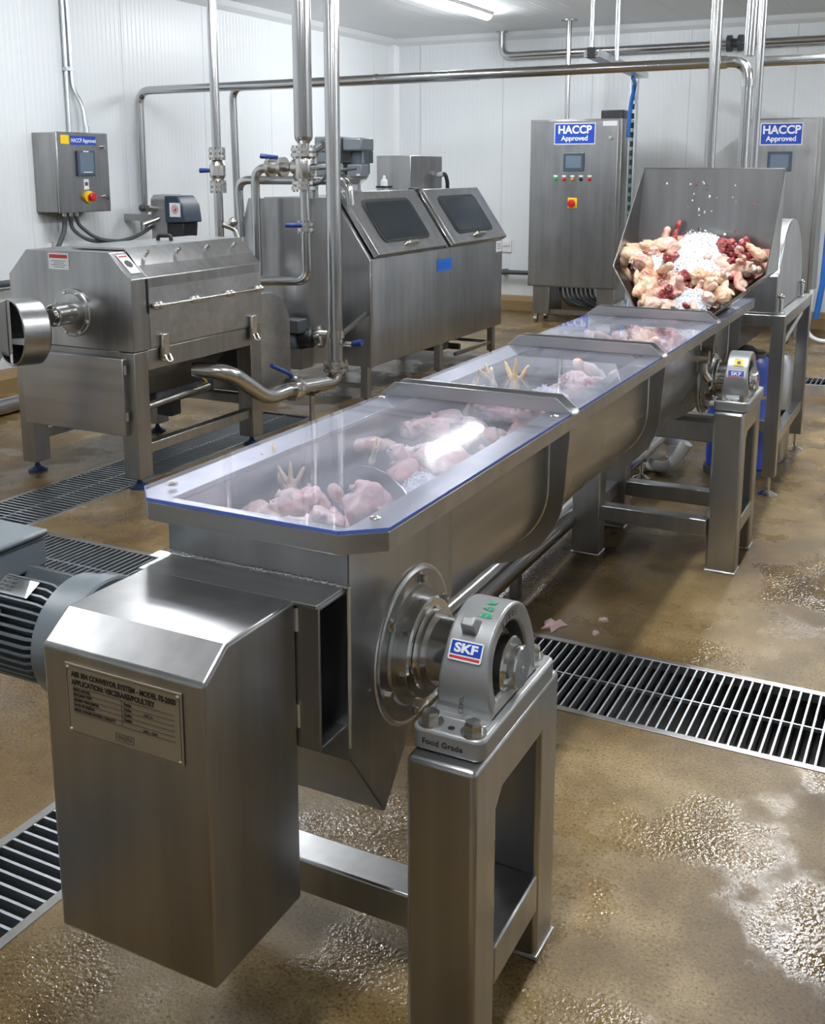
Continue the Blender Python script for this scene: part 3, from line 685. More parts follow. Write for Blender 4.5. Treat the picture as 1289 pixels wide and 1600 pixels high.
# ============================================================ BOXY SEPARATOR MACHINE, LEFT
sep = thing('separator_machine', 'boxy stainless separator with chamfered hood and blue-footed legs at left', 'machine', (-4.33, 4.92, 0))
LX0, LX1, L0, L1 = -4.785, -3.885, 4.33, 5.51
body = [(LX0, .78), (LX0, 1.17), (LX0 + .145, 1.312), (LX1 - .148, 1.312), (LX1, 1.175), (LX1, .78)]
obj('hood', B().prism(body, 'y', L0, L1), 'steel', sep, bevel=.004)
# hinged cover: sheet over the right chamfer and side
cv = [(-4.42, 1.317), (LX1 - .15, 1.317), (LX1 - .002, 1.178), (LX1 + .004, 1.0), (LX1 + .004, .79)]
def sheet(pts, y0, y1, t):
    b = B(); top = []; 
    for i, p in enumerate(pts):
        a = V(pts[max(i - 1, 0)]); c = V(pts[min(i + 1, len(pts) - 1)]); d = (c - a).normalized(); top.append((p[0] - d.y * t * -1 * -1 * -1, p[1] + d.x * t))
    for i in range(len(pts) - 1):
        q = [pts[i], pts[i + 1], top[i + 1], top[i]]; b.hull([(x, y0, z) for x, z in q], [(x, y1, z) for x, z in q])
    bmesh.ops.remove_doubles(b.bm, verts=b.bm.verts, dist=1e-5); return b
cover = obj('hinged_cover', sheet(cv, L0 + .13, L1 + .01, .014), 'steel_h', sep, bevel=.003)
obj('gasket', B().box(LX1 - .002, LX1 + .006, L0 + .118, L0 + .128, .98, 1.17), 'gasket', cover)
cd = (V((LX1 - .002, 0, 1.178)) - V((LX1 - .15, 0, 1.317))).normalized(); cn = V((-cd.z, 0, cd.x)); cn = cn if cn.x > 0 else -cn
for y in (4.55, 4.82, 5.09, 5.36):
    p = V((LX1 - .10, y, 1.272)) + cn * .014
    obj('stud', B().lathe(p, cn, [(0, .012), (.035, .012), (.04, .009)], 14), 'polished', cover)
obj('hinge_rod', B().cyl((LX1 + .035, 4.50, 1.02), (LX1 + .035, 5.48, 1.02), .009), 'polished', cover)
for y in (4.50, 4.82, 5.15, 5.45): obj('hinge_knob', B().sph((LX1 + .035, y - .018, 1.02), .022).sph((LX1 + .035, y + .018, 1.02), .022).box(LX1 + .01, LX1 + .035, y - .03, y + .03, 1.01, 1.03), 'bolt', cover)
obj('handle', B().tube([(-4.30, 5.05, 1.32), (-4.30, 5.05, 1.36), (-4.20, 5.05, 1.36), (-4.20, 5.05, 1.32)], .012, .02).box(-4.32, -4.18, 5.03, 5.07, 1.315, 1.325), 'black', cover)
for y in (4.56, 5.40):
    l = obj('latch', B().box(LX1 + .005, LX1 + .03, y - .03, y + .03, .70, .86), 'polished', sep, bevel=.008)
    obj('hook', B().tube([(LX1 + .03, y - .02, .74), (LX1 + .05, y - .02, .70), (LX1 + .05, y + .02, .70), (LX1 + .03, y + .02, .74)], .008, .015), 'bolt', l)
obj('top_stud', B().cyl((-4.55, 4.45, 1.31), (-4.55, 4.45, 1.35), .012), 'bolt', sep)
# stickers
def plate_xz(x0, x1, z0, z1, y, mt, par, name='label_plate', t=.003):
    return obj(name, B().box(x0, x1, y - t, y, z0, z1), mt, par, smooth=0)
lp = plate_xz(-4.47, -4.32, 1.21, 1.30, L0, 'offwhite', sep)
obj('label_print', B().box(-4.462, -4.328, L0 - .0036, L0 - .003, 1.272, 1.292), 'red_ink', lp, smooth=0)
for k in range(4): obj('label_print', B().box(-4.45 + .02 * (k % 2), -4.34 - .015 * (k % 2), L0 - .0036, L0 - .003, 1.255 - k * .011, 1.258 - k * .011), 'ink_grey', lp, smooth=0)
q0 = V((LX1 - .13, L0 + .035, 1.297)) + cn * .001; yv = V((0, 1, 0))
def on_ch(u, v, o): return q0 + cd * u + yv * v + cn * o
b = B(); pts = [(0, 0), (.14, 0), (.14, .08), (0, .08)]; b.hull([on_ch(u, v, 0) for u, v in pts], [on_ch(u, v, .002) for u, v in pts]); lp = obj('label_plate', b, 'offwhite', sep, smooth=0)
b = B(); b.hull([on_ch(u, v, .002) for u, v in ((.01, .01), (.02, .01), (.02, .07), (.01, .07))], [on_ch(u, v, .003) for u, v in ((.01, .01), (.02, .01), (.02, .07), (.01, .07))]); obj('label_print', b, 'red_ink', lp, smooth=0)
b = B(); b.lathe(on_ch(.07, .04, .002), cn, [(0, .026), (.001, .026), (.001, .019), (.0005, .019)], 24); obj('label_print', b, 'ink_grey', lp, smooth=0)
b = B(); b.lathe(on_ch(.07, .04, .002), cn, [(0, .012), (.001, .012)], 12); obj('label_print', b, 'ink_grey', lp, smooth=0)
# shaft flange on the front
f = obj('shaft_flange', B().lathe((-4.31, L0, .975), (0, -1, 0), [(-.01, .135), (.012, .135), (.016, .128), (.016, .112), (.022, .108), (.03, .07), (.03, .03)], 40), 'steel', sep, smooth=25)
obj('shaft_housing', B().lathe((-4.31, L0 - .02, .975), (0, -1, 0), [(0, .062), (.13, .062), (.135, .056), (.135, .02)], 36), 'polished', f, smooth=25)
obj('shaft_end', B().lathe((-4.31, L0 - .15, .975), (0, -1, 0), [(0, .035), (.02, .035), (.022, .01)], 20), 'bolt', f)
for k in range(8):
    a = 2 * PI * (k + .5) / 8; obj('bolt', B().hexbolt((-4.31 + .118 * math.cos(a), L0 - .014, .975 + .118 * math.sin(a)), (0, -1, 0), .012, .012), 'bolt', f)
for k in range(5):
    a = 2 * PI * k / 5; obj('bolt', B().hexbolt((-4.31 + .046 * math.cos(a), L0 - .155, .975 + .046 * math.sin(a)), (0, -1, 0), .008, .012, False), 'bolt', f)
# frame
for x0 in (LX0 + .005, LX1 - .115):
    for y0 in (L0, L1 - .11):
        l = obj('leg', B().box(x0, x0 + .11, y0, y0 + .11, .065, .775), 'steel_dull', sep, bevel=.004)
        cx_, cy_ = x0 + .055, y0 + .055
        ft = obj('foot', B().lathe((cx_, cy_, 0), (0, 0, 1), [(0, .055), (.012, .055), (.022, .035), (.03, .018), (.04, .016)], 24).cyl((cx_, cy_, .03), (cx_, cy_, .075), .012), 'navy', l); ft['label'] = 'dark blue foot'
for y0 in (L0 + .005, L1 - .105): obj('top_rail', B().box(LX0 + .11, LX1 - .11, y0, y0 + .1, .68, .778), 'steel_dull', sep, bevel=.003)
for x0 in (LX0 + .005, LX1 - .105): obj('top_rail', B().box(x0, x0 + .1, L0 + .11, L1 - .11, .665, .778), 'steel', sep, bevel=.003)
for x0 in (LX0 + .03, LX1 - .085): obj('bottom_rail', B().box(x0, x0 + .06, L0 + .10, L1 - .10, .19, .247), 'steel_dull', sep, bevel=.003)
obj('bottom_rail', B().box(LX0 + .1, LX1 - .1, L1 - .085, L1 - .025, .27, .33), 'steel_dull', sep, bevel=.003)
b = B().box(-4.70, -3.945, L0 - .035, L0 + .01, .315, .745)
dr = obj('access_door', b, 'steel_h', sep, bevel=.005)
for z in (.40, .66): obj('hinge', B().cyl((-3.94, L0 - .02, z), (-3.94, L0 - .02, z + .05), .008), 'bolt', dr)
obj('tray', B().hull([(LX0 + .12, L0 + .12, .70), (LX1 - .12, L0 + .12, .70), (LX1 - .12, L1 - .12, .70), (LX0 + .12, L1 - .12, .70)], [(-4.45, 4.75, .45), (-4.15, 4.75, .45), (-4.15, 5.25, .45), (-4.45, 5.25, .45)]), 'steel_dull', sep)
obj('tray_lip', B().cyl((-4.02, L0 + .13, .42), (-4.02, 5.12, .445), .022), 'steel_dull', sep)
obj('sump', B().box(-4.5, -4.15, 4.8, 5.35, .36, .47).box(-4.42, -4.3, 5.1, 5.2, .22, .37), 'darkgrey', sep, bevel=.01)
obj('sight_rod', B().cyl((-4.13, 4.98, .66), (-4.05, 5.16, .44), .014), 'brass', sep)
pr = [(5.50, .33)] + [(5.50, .97)] + [(5.66 + .28 * math.cos(a), .73 + .24 * math.sin(a)) for a in [PI / 2 - PI / 2 * i / 12 for i in range(13)]] + [(5.94, .33)]
obj('motor_guard', B().prism(pr, 'x', -4.55, -3.95), 'steel_h', sep, bevel=.005, smooth=25)

# discharge spout left edge
sp = thing('discharge_spout', 'tilting steel discharge spout with long pipe handle at the left edge', 'spout', (-4.5, 4.0, 0))
ax = V((-.30, -.953, .03)).normalized(); pc = V((-4.33, 4.08, .905))
obj('pan', B().lathe(pc, ax, [(0, .02), (0, .165), (.012, .178), (.15, .178), (.155, .172), (.15, .166), (.02, .155), (.02, .02)], 36), 'steel', sp, smooth=25)
fr_x = V((.953, -.30, 0)); pf = pc + ax * .15
obj('divider', B().hull([pf + fr_x * -.02 + V((0, 0, .165)), pf + fr_x * .012 + V((0, 0, .165)), pf + fr_x * .012 + V((0, 0, -.165)), pf + fr_x * -.02 + V((0, 0, -.165))], [p - ax * .13 for p in (pf + fr_x * -.02 + V((0, 0, .165)), pf + fr_x * .012 + V((0, 0, .165)), pf + fr_x * .012 + V((0, 0, -.165)), pf + fr_x * -.02 + V((0, 0, -.165)))]), 'polished', sp, bevel=.002)
obj('shelf', B().hull([pf + fr_x * .01 + V((0, 0, -.03)), pf + fr_x * .165 + V((0, 0, -.01)), pf + fr_x * .16 + V((0, 0, -.05)), pf + fr_x * .01 + V((0, 0, -.06))], [p - ax * .12 for p in (pf + fr_x * .01 + V((0, 0, -.03)), pf + fr_x * .165 + V((0, 0, -.01)), pf + fr_x * .16 + V((0, 0, -.05)), pf + fr_x * .01 + V((0, 0, -.06)))]), 'steel', sp, bevel=.002)
wl = [pf + fr_x * -.03 + V((0, 0, .17)), pf + fr_x * -.03 + V((0, 0, -.13)), pf + fr_x * -.11 + ax * .10 + V((0, 0, -.10)), pf + fr_x * -.17 + ax * .14 + V((0, 0, .02)), pf + fr_x * -.12 + ax * .10 + V((0, 0, .11))]
obj('flared_plate', B().hull(wl, [p - ax * .006 for p in wl]), 'steel', sp, bevel=.0015)
obj('handle_pipe', B().tube([(-4.41, 3.88, .80), (-4.47, 3.87, .70), (-4.60, 3.87, .40), (-4.68, 3.86, 0)], .022, .1), 'pipe', sp)
hs = thing('hose', 'blue hose hanging beside the pipe handle at the left edge', 'hose', (-4.6, 3.9, 0))
obj('hose', B().tube([(-4.53, 3.95, .68), (-4.60, 3.92, .5), (-4.64, 3.92, .25), (-4.70, 3.92, .015)], .02, .1), 'blue_hose', hs)
fp_ = thing('floor_pipe', 'low steel pipe along the left wall behind the boxy machine', 'pipe', (-6.0, 5.6, 0))
obj('pipe', B().cyl((-6.05, 4.4, .06), (-6.05, 9.5, .06), .06), 'pipe', fp_)
fp_ = thing('wall_rail', 'dark tube rail fixed along the left wall', 'rail', (-6.6, 6, .87))
obj('rail', B().cyl((-6.62, 3.5, .87), (-6.62, 6.9, .87), .028), 'motor_dark', fp_)
for y in (3.9, 5.2, 6.6): obj('bracket', B().box(-6.7, -6.61, y - .02, y + .02, .84, .87), 'motor_dark', fp_)
#SPLIT
# ============================================================ TANK MACHINE WITH TWO WINDOWED LIDS
tk = thing('washing_tank', 'long stainless tank with two sloped lids with dark windows, at back left', 'tank machine', (-4.3, 8.0, 0))
T0, T1, TX = 6.75, 9.30, -3.78
tp = [(TX, .305), (TX, 1.10), (-4.085, 1.548), (-4.70, 1.548), (-4.88, 1.18), (-4.88, .305)]
obj('body', B().prism(tp, 'y', T0, T1), 'steel', tk, bevel=.004)
# rounded end drum
b = B(); pe = [(-4.06, T0 + .01)] + [(-4.46 + .41 * math.cos(a), T0 + .01 - .26 * math.sin(a)) for a in [PI * i / 20 for i in range(1, 20)]] + [(-4.87, T0 + .01)]
def zt(x): return 1.548 if x > -4.70 else 1.548 + (x + 4.70) * 2.04
b.hull([(x, y, .33) for x, y in pe], [(x, y, zt(x) - .002) for x, y in pe]); obj('end_drum', b, 'steel', tk, smooth=30)
obj('corner_strip', B().box(TX - .012, TX + .006, T0 - .006, T0 + .03, .30, 1.10), 'steel', tk, bevel=.003)
sl0, sl1 = V((TX, 0, 1.105)), V((-4.09, 0, 1.556)); sd = (sl1 - sl0); SLn = sd.length; sd.normalize(); sn = V((-sd.z, 0, sd.x)); sn = sn if sn.x > 0 else -sn; yv = V((0, 1, 0))
def slp(u, y, o): return sl0 + sd * u + yv * y + sn * o
def slope_box(name, u0, u1, y0, y1, o0, o1, mt, par, poly=None, **k):
    pts = poly or [(u0, y0), (u1, y0), (u1, y1), (u0, y1)]
    return obj(name, B().hull([slp(u, y, o0) for u, y in pts], [slp(u, y, o1) for u, y in pts]), mt, par, **k)
for (y0, y1) in ((T0 + .05, 7.98), (8.13, T1 - .01)):
    lid = slope_box('lid', .0, SLn, y0, y1, .008, .06, 'steel_h', tk, bevel=.004)
    ym = (y0 + y1) / 2 - .02; L_ = y1 - y0
    slope_box('window_gasket', 0, 0, 0, 0, .058, .068, 'gasket', lid, poly=rrect(.28, ym, .38, L_ * .67, .06), smooth=30)
    slope_box('window_pane', 0, 0, 0, 0, .060, .071, 'glass_dark', lid, poly=rrect(.28, ym, .325, L_ * .62, .04), smooth=0)
    obj('handle', B().tube([slp(.055, ym - .10, .06), slp(.055, ym - .09, .095), slp(.055, ym + .09, .095), slp(.055, ym + .10, .06)], .014, .03), 'polished', lid)
slope_box('lid_channel', .0, SLn, 7.99, 8.05, .0, .03, 'steel', tk, bevel=.003); slope_box('lid_channel', .0, SLn, 8.09, 8.12, .0, .04, 'polished', tk, bevel=.003)
obj('hinge_catch', B().box(-4.11, -4.04, 7.99, 8.08, 1.555, 1.60), 'black', tk, bevel=.01)
b = B().box(TX, TX + .003, 7.88, 8.17, .92, 1.02); lp = obj('label_plate', b, 'label_blue', tk, smooth=0); lp['label'] = 'blue label plate'
for z in (.985, .968, .952): obj('label_print', B().box(TX + .003, TX + .0036, 7.90, 8.15 - (.985 - z) * 2, z - .004, z + .003), 'sign_blue', lp, smooth=0)
lp = obj('label_plate', B().box(TX, TX + .003, 9.14, 9.28, 1.0, 1.10), 'offwhite', tk, smooth=0)
for z in (1.07, 1.05, 1.03): obj('label_print', B().box(TX + .003, TX + .0036, 9.17, 9.25, z - .003, z + .003), 'ink_grey', lp, smooth=0)
for y in (6.80, 8.06, 9.22):
    for x in (TX - .07, -4.80):
        l = obj('leg', B().box(x - .03, x + .03, y - .03, y + .03, .06, .31), 'steel_dull', tk, bevel=.003)
        obj('foot', B().cyl((x, y, 0), (x, y, .065), .016).lathe((x, y, 0), (0, 0, 1), [(0, .035), (.01, .035), (.016, .016)], 16), 'darkgrey', l)
for y in (6.80, 9.22): obj('cross_rail', B().box(-4.77, TX - .10, y - .02, y + .02, .13, .16), 'steel_dull', tk)
obj('side_rail', B().box(TX - .085, TX - .055, 8.4, 9.2, .13, .16), 'steel_dull', tk)
obj('drain_valve', B().tube([(-4.25, 9.05, .31), (-4.25, 9.05, .10), (-4.1, 9.05, .10)], .03, .05).box(-4.4, -4.1, 8.6, 8.8, .12, .31), 'darkgrey', tk)
# pump at the drum foot
pm = thing('drain_pump', 'small dark pump with polished inlet low against the rounded tank end', 'pump', (-4.1, 6.2, .3))
obj('motor', B().lathe((-4.32, 6.35, .53), (.95, .25, .1), [(0, .06), (.02, .085), (.14, .085), (.16, .05)], 24), 'motor', pm)
obj('switch_box', B().box(-4.35, -4.10, 6.27, 6.40, .60, .70), 'darkgrey', pm, bevel=.008)
obj('housing', B().lathe((-4.17, 6.385, .55), (.95, .25, .1), [(0, .06), (.02, .075), (.10, .075), (.12, .05)], 24), 'black', pm)
obj('inlet', B().lathe((-4.06, 6.42, .56), (.95, .25, .1), [(0, .05), (.03, .055), (.04, .08), (.06, .08), (.07, .06), (.07, .04)], 24), 'polished', pm)
obj('bracket', B().box(-4.3, -4.12, 6.33, 6.49, .33, .48), 'steel_dull', pm)

# equipment standing on the tank roof
gm = thing('gear_motor', 'blue-grey upright gear motor standing on the tank roof behind the pipes', 'motor', (-4.26, 7.2, 1.548))
obj('pedestal', B().lathe((-4.22, 7.2, 1.549), (0, 0, 1), [(0, .15), (.015, .15), (.02, .12), (.05, .10), (.09, .10), (.13, .15), (.16, .155), (.165, .11)], 12), 'cast', gm, smooth=20)
obj('gearbox', B().box(-4.44, -4.25, 7.09, 7.30, 1.70, 1.99), 'motor', gm, bevel=.01)
obj('gearbox_cap', B().box(-4.45, -4.24, 7.08, 7.31, 1.885, 2.0), 'motor', gm, bevel=.01)
obj('gearbox_flange', B().box(-4.45, -4.24, 7.08, 7.31, 1.795, 1.815), 'motor_dark', gm, bevel=.003)
obj('motor', B().lathe((-4.14, 7.25, 1.70), (0, 0, 1), [(0, .05), (.02, .075), (.2, .075), (.22, .06)], 28), 'motor_dark', gm)
obj('fan_cover', B().box(-4.235, -4.065, 7.14, 7.34, 1.89, 1.99), 'motor', gm, bevel=.015)
for k in range(6): obj('fin', B().box(-4.075, -4.062, 7.16 + .03 * k, 7.166 + .03 * k, 1.80, 1.89), 'motor', gm, smooth=0)
obj('terminal_box', B().box(-4.16, -4.035, 7.08, 7.20, 1.695, 1.79), 'motor', gm, bevel=.008)
obj('label_plate', B().box(-4.075, -4.045, 7.0765, 7.08, 1.705, 1.72), 'offwhite', gm, smooth=0)
obj('cable_gland', B().tube([(-4.20, 7.10, 1.76), (-4.19, 7.06, 1.72), (-4.17, 7.07, 1.66), (-4.18, 7.12, 1.64)], .022, .04), 'black', gm)
cbx = thing('junction_box', 'plain square steel box on the roof at the far end of the tank', 'box', (-4.35, 8.75, 1.548))
obj('case', B().box(-4.62, -4.28, 8.38, 9.02, 1.549, 1.872), 'steel', cbx, bevel=.004)
obj('cable', B().tube([(-4.27, 8.92, 1.70), (-4.20, 8.92, 1.72), (-4.19, 8.95, 1.64), (-4.20, 8.97, 1.552)], .018, .03), 'black', cbx)
obj('gland', B().cyl((-4.28, 8.92, 1.70), (-4.22, 8.92, 1.71), .025), 'pvc', cbx)
jr = thing('dosing_jar', 'small clear jar with dark rim and white cap on the tank roof', 'jar', (-4.3, 7.93, 1.548))
obj('jar', B().lathe((-4.30, 7.93, 1.549), (0, 0, 1), [(0, .06), (.055, .06), (.055, .05)], 24), 'galv', jr)
obj('rim', B().lathe((-4.30, 7.93, 1.60), (0, 0, 1), [(0, .07), (.018, .07), (.018, .03)], 24), 'black', jr)
obj('cap', B().lathe((-4.30, 7.93, 1.615), (0, 0, 1), [(0, .032), (.05, .028), (.06, .014), (.085, .012), (.09, .004)], 20), 'pvc', jr)
tag(obj('vent_cap', B().box(-4.36, -4.22, 8.12, 8.30, 1.549, 1.566), 'black', bevel=.005), 'flat black vent cap on the tank roof', 'vent')

# ============================================================ PIPEWORK
def flanges(p, d, r, par, nm='flange'):
    p = V(p); d = V(d).normalized(); u = d.orthogonal().normalized(); v = d.cross(u)
    f = obj(nm, B().lathe(p - d * .03, d, [(0, r * 1.05), (0, r), (.0, r), (.022, r), (.022, r * .72), (.036, r * .72), (.036, r), (.058, r), (.058, r * .7)], 28), 'bolt', par, smooth=25)
    for k in range(6):
        c = p + (u * math.cos(k * PI / 3) + v * math.sin(k * PI / 3)) * r * .84
        obj('bolt', B().cyl(c - d * .045, c + d * .045, .009, seg=6), 'bolt', f)
    return f
def ball_valve(p, d, r, hd, par, handle='blue_handle', L=.085):
    p = V(p); d = V(d).normalized(); hd = V(hd).normalized()
    vb = obj('valve_body', B().lathe(p - d * r * 2.1, d, [(0, r * 1.0), (r * .4, r * 1.25), (r * 1.1, r * 1.6), (r * 3.1, r * 1.6), (r * 3.8, r * 1.25), (r * 4.2, r)], 28), 'bolt', par, smooth=25)
    b = B(); s_ = hd * r * 1.5
    h0 = p + s_; e = h0 + hd * L
    b.tube([p + hd * r, h0 + hd * .02, e], [r * .32, r * .42, r * .5], seg=10)
    h = obj('valve_handle', b, handle, vb); h['label'] = 'blue valve handle'
    return vb
# A: long header pipe from the left wall across to the right
A = thing('pipe_run', 'long steel header pipe crossing the room at the top, bent down at both ends', 'pipe')
zA = 2.452
obj('pipe', B().tube([(-6.62, 7.6, 1.20), (-6.61, 7.6, zA - .01), (-1.33, 7.6, zA + .015), (-1.33, 7.6, 1.45)], .037, .12, 18), 'pipe', A)
obj('weld_band', B().lathe((-4.2, 7.6, zA + .004), (1, 0, 0), [(0, .037), (0, .04), (.03, .04), (.03, .037)], 18), 'polished', A)
obj('weld_band', B().lathe((-1.33, 7.6, zA - .10), (0, 0, -1), [(0, .037), (0, .044), (.05, .044), (.05, .037)], 18), 'polished', A)
obj('weld_band', B().lathe((-1.47, 7.6, zA + .014), (-1, 0, 0), [(0, .037), (0, .044), (.05, .044), (.05, .037)], 18), 'polished', A)
B2 = thing('pipe_run', 'second steel header pipe just behind the long one, dropping behind the tall valve pipe', 'pipe')
obj('pipe', B().tube([(-6.08, 8.3, 1.0), (-6.1, 8.3, 2.50), (-3.6, 8.3, 2.51)], .035, .12, 18), 'pipe', B2)
A2 = thing('pipe_run', 'bright steel pipe continuing right from the header near the right edge', 'pipe')
obj('pipe', B().tube([(-1.30, 7.72, zA + .02), (1.5, 7.72, zA + .03)], .034, None, 18), 'pipe', A2)
C1 = thing('pipe_run', 'steel pipe along the back wall hung from a ceiling elbow', 'pipe')
obj('pipe', B().tube([(-5.11, 12.45, 3.395), (-5.11, 12.45, 3.115), (1.5, 12.45, 3.12)], .042, .13, 16), 'pipe', C1)
obj('ceiling_plate', B().cyl((-5.11, 12.45, 3.385), (-5.11, 12.45, 3.4), .07), 'pipe', C1)
obj('coupling', B().lathe((-2.42, 12.45, 3.12), (1, 0, 0), [(0, .042), (0, .09), (.05, .09), (.05, .05), (.12, .05), (.12, .09), (.17, .09), (.17, .042)], 20), 'darkgrey', C1, smooth=25)
C2 = thing('ceiling_conduit', 'thin steel conduit dropping from the ceiling to the left cabinet top', 'conduit')
obj('pipe', B().cyl((-4.05, 11.85, 2.305), (-4.05, 11.85, 3.395), .028), 'pipe', C2)
obj('ceiling_plate', B().cyl((-4.05, 11.85, 3.388), (-4.05, 11.85, 3.4), .09), 'steel_dull', C2)
C3 = thing('wall_rail_pipe', 'short dark pipe low on the back wall between tank and cabinet', 'pipe')
obj('pipe', B().cyl((-5.4, 12.5, .475), (-4.45, 12.5, .48), .028), 'motor_dark', C3); obj('bracket', B().box(-5.08, -5.03, 12.48, 12.6, .44, .51), 'motor_dark', C3)
# D: tall pipe down to the elbow by the tank and on to the separator
D = thing('pipe_run', 'tall steel pipe from the ceiling bending low towards the separator, in front of the tank', 'pipe')
obj('pipe', B().tube([(-3.72, 6.15, 3.39), (-3.72, 6.15, .315), (-3.77, 5.66, .345), (-3.785, 5.42, .33), (-3.83, 5.08, .555), (-4.02, 4.98, .57)], .050, .10, 20), 'pipe', D)
flanges((-3.72, 6.15, .42), (0, 0, 1), .085, D, 'union')
obj('clamp', B().lathe((-3.72, 6.15, .62), (0, 0, 1), [(0, .052), (0, .062), (.05, .062), (.05, .052)], 24).cyl((-3.83, 6.12, .645), (-3.74, 6.15, .645), .025).cyl((-3.70, 6.16, .58), (-3.60, 6.17, .58), .02), 'polished', D)
obj('bracket', B().hull([(-3.70, 6.18, .64), (-3.70, 6.2, .66), (-3.82, 6.73, .72), (-3.82, 6.73, .69)], [(-3.66, 6.18, .64), (-3.66, 6.2, .66), (-3.79, 6.73, .72), (-3.79, 6.73, .69)]), 'steel_dull', D)
h_ = obj('valve_handle', B().tube([(-3.60, 6.2, .58), (-3.54, 6.2, .59)], .024), 'blue_handle', D)
dd = V((.1, 1, -.06)).normalized(); pv_ = V((-3.768, 5.69, .343))
cl = obj('clamp', B().lathe(pv_ - dd * .04, dd, [(0, .052), (0, .075), (.025, .08), (.035, .065), (.05, .065), (.06, .08), (.085, .075), (.085, .052)], 24), 'polished', D, smooth=25)
obj('valve_handle', B().tube([pv_ + V((0, 0, .06)), pv_ + V((-.01, -.02, .10)), pv_ + V((-.06, -.16, .175))], .014, .04), 'blue_handle', cl)
obj('support_leg', B().cyl((-3.75, 5.88, 0), (-3.75, 5.88, .285), .018).lathe((-3.75, 5.88, 0), (0, 0, 1), [(0, .04), (.012, .04), (.02, .02)], 16).box(-3.80, -3.70, 5.84, 5.92, .27, .285), 'pipe', D)
# C: thick sleeve pipe with valves
E1 = thing('pipe_run', 'thick steel pipe from the ceiling with flanged valve, narrowing and curving below', 'pipe')
PX, PY = -4.045, 6.3
obj('sleeve', B().lathe((PX, PY, 1.955), (0, 0, 1), [(-.04, .03), (0, .06), (.02, .064), (1.435, .064)], 24), 'pipe', E1)
flanges((PX, PY, 1.87), (0, 0, 1), .09, E1); flanges((PX, PY, 1.645), (0, 0, 1), .09, E1)
obj('valve_body', B().lathe((PX, PY, 1.66), (0, 0, 1), [(0, .05), (.03, .065), (.15, .066), (.18, .06), (.20, .05)], 24).lathe((PX, PY, 1.77), (-1, 0, 0), [(0, .06), (.08, .055), (.10, .04)], 20), 'bolt', E1, smooth=30)
obj('lower_pipe', B().tube([(PX, PY, 1.62), (PX + .01, PY, .98), (PX - .42, PY - .03, .965)], .034, .09, 18), 'pipe', E1)
obj('upper_tube', B().cyl((PX, PY, 1.93), (PX, PY, 1.86), .04), 'pipe', E1)
flanges((PX + .005, PY, 1.36), (0, 0, 1), .06, E1, 'clamp')
obj('valve_handle', B().tube([(PX, PY - .05, 1.372), (PX - .04, PY - .08, 1.372), (PX - .10, PY - .09, 1.372)], .016, .02), 'blue_handle', E1)
obj('branch_pipe', B().tube([(PX - .08, PY, 1.77), (PX - .42, PY + .01, 1.76), (PX - .42, PY + .01, .9)], .032, .10, 18), 'pipe', E1)
bvv = obj('branch_valve', B().lathe((PX - .16, PY, 1.768), (-1, 0, 0), [(0, .032), (0, .07), (.03, .07), (.03, .04), (.10, .045), (.10, .07), (.13, .07), (.13, .03)], 22), 'bolt', E1, smooth=25)
obj('valve_handle', B().tube([(PX - .22, PY, 1.80), (PX - .22, PY, 1.835), (PX - .34, PY - .03, 1.845)], [.012, .014, .018], None, 10), 'blue_handle', bvv)
obj('side_pipe', B().cyl((PX + .05, PY, 1.77), (PX + .30, PY, 1.772), .022), 'pipe', E1)
obj('side_hose', B().tube([(PX + .06, PY, 1.65), (PX + .14, PY, 1.66), (PX + .18, PY + .02, 1.74), (PX + .24, PY + .3, 1.76)], .012, .05), 'cable', E1)
E2 = thing('pipe_run', 'low steel pipe loop crossing just above the tank end, behind the valve pipe', 'pipe')
obj('pipe', B().tube([(-4.82, 6.62, 1.25), (-4.84, 6.62, 1.675), (-3.88, 6.62, 1.675), (-3.86, 6.62, 1.50)], .032, .10, 18), 'pipe', E2)
obj('pipe_bracket', B().box(-4.32, -4.26, 6.58, 6.66, 1.62, 1.73), 'darkgrey', E2)
obj('riser', B().tube([(-4.17, 6.62, 1.50), (-4.17, 6.62, 1.88), (-4.08, 6.62, 1.93)], .032, .05, 18), 'pipe', E2)
E3 = thing('pipe_run', 'steel pipe from the ceiling with blue-handled valve behind the separator', 'pipe')
QX, QY = -4.785, 6.3
obj('pipe', B().tube([(QX - .005, QY, 3.39), (QX, QY, .95)], .033, None, 18), 'pipe', E3)
flanges((QX, QY, 1.865), (0, 0, 1), .06, E3); flanges((QX, QY, 1.63), (0, 0, 1), .06, E3)
ball_valve((QX, QY, 1.745), (0, 0, 1), .036, (-1, -.2, 0), E3)
obj('branch', B().tube([(QX + .03, QY, 1.36), (QX + .10, QY + .05, 1.33), (QX + .13, QY + .06, 1.22)], .022, .03), 'bolt', E3)
obj('branch_tap', B().sph((QX + .11, QY + .02, 1.38), .035, 2), 'bolt', E3)
# right hand verticals
for x, y, r, lb in ((-1.48, 7.25, .037, 'left of the three vertical steel pipes rising behind the hopper'), (-1.188, 7.2, .026, 'right of the three vertical steel pipes rising behind the hopper'), (-1.316, 7.6, .036, 'middle vertical steel pipe behind the hopper, above the header elbow')):
    p = thing('riser_pipe', lb, 'pipe', (x, y, 2))
    z0 = 1.3 if r != .036 else 2.50
    obj('pipe', B().cyl((x - (.006 if r != .036 else .012), y, z0), (x, y, 3.395), r, seg=18), 'pipe', p)

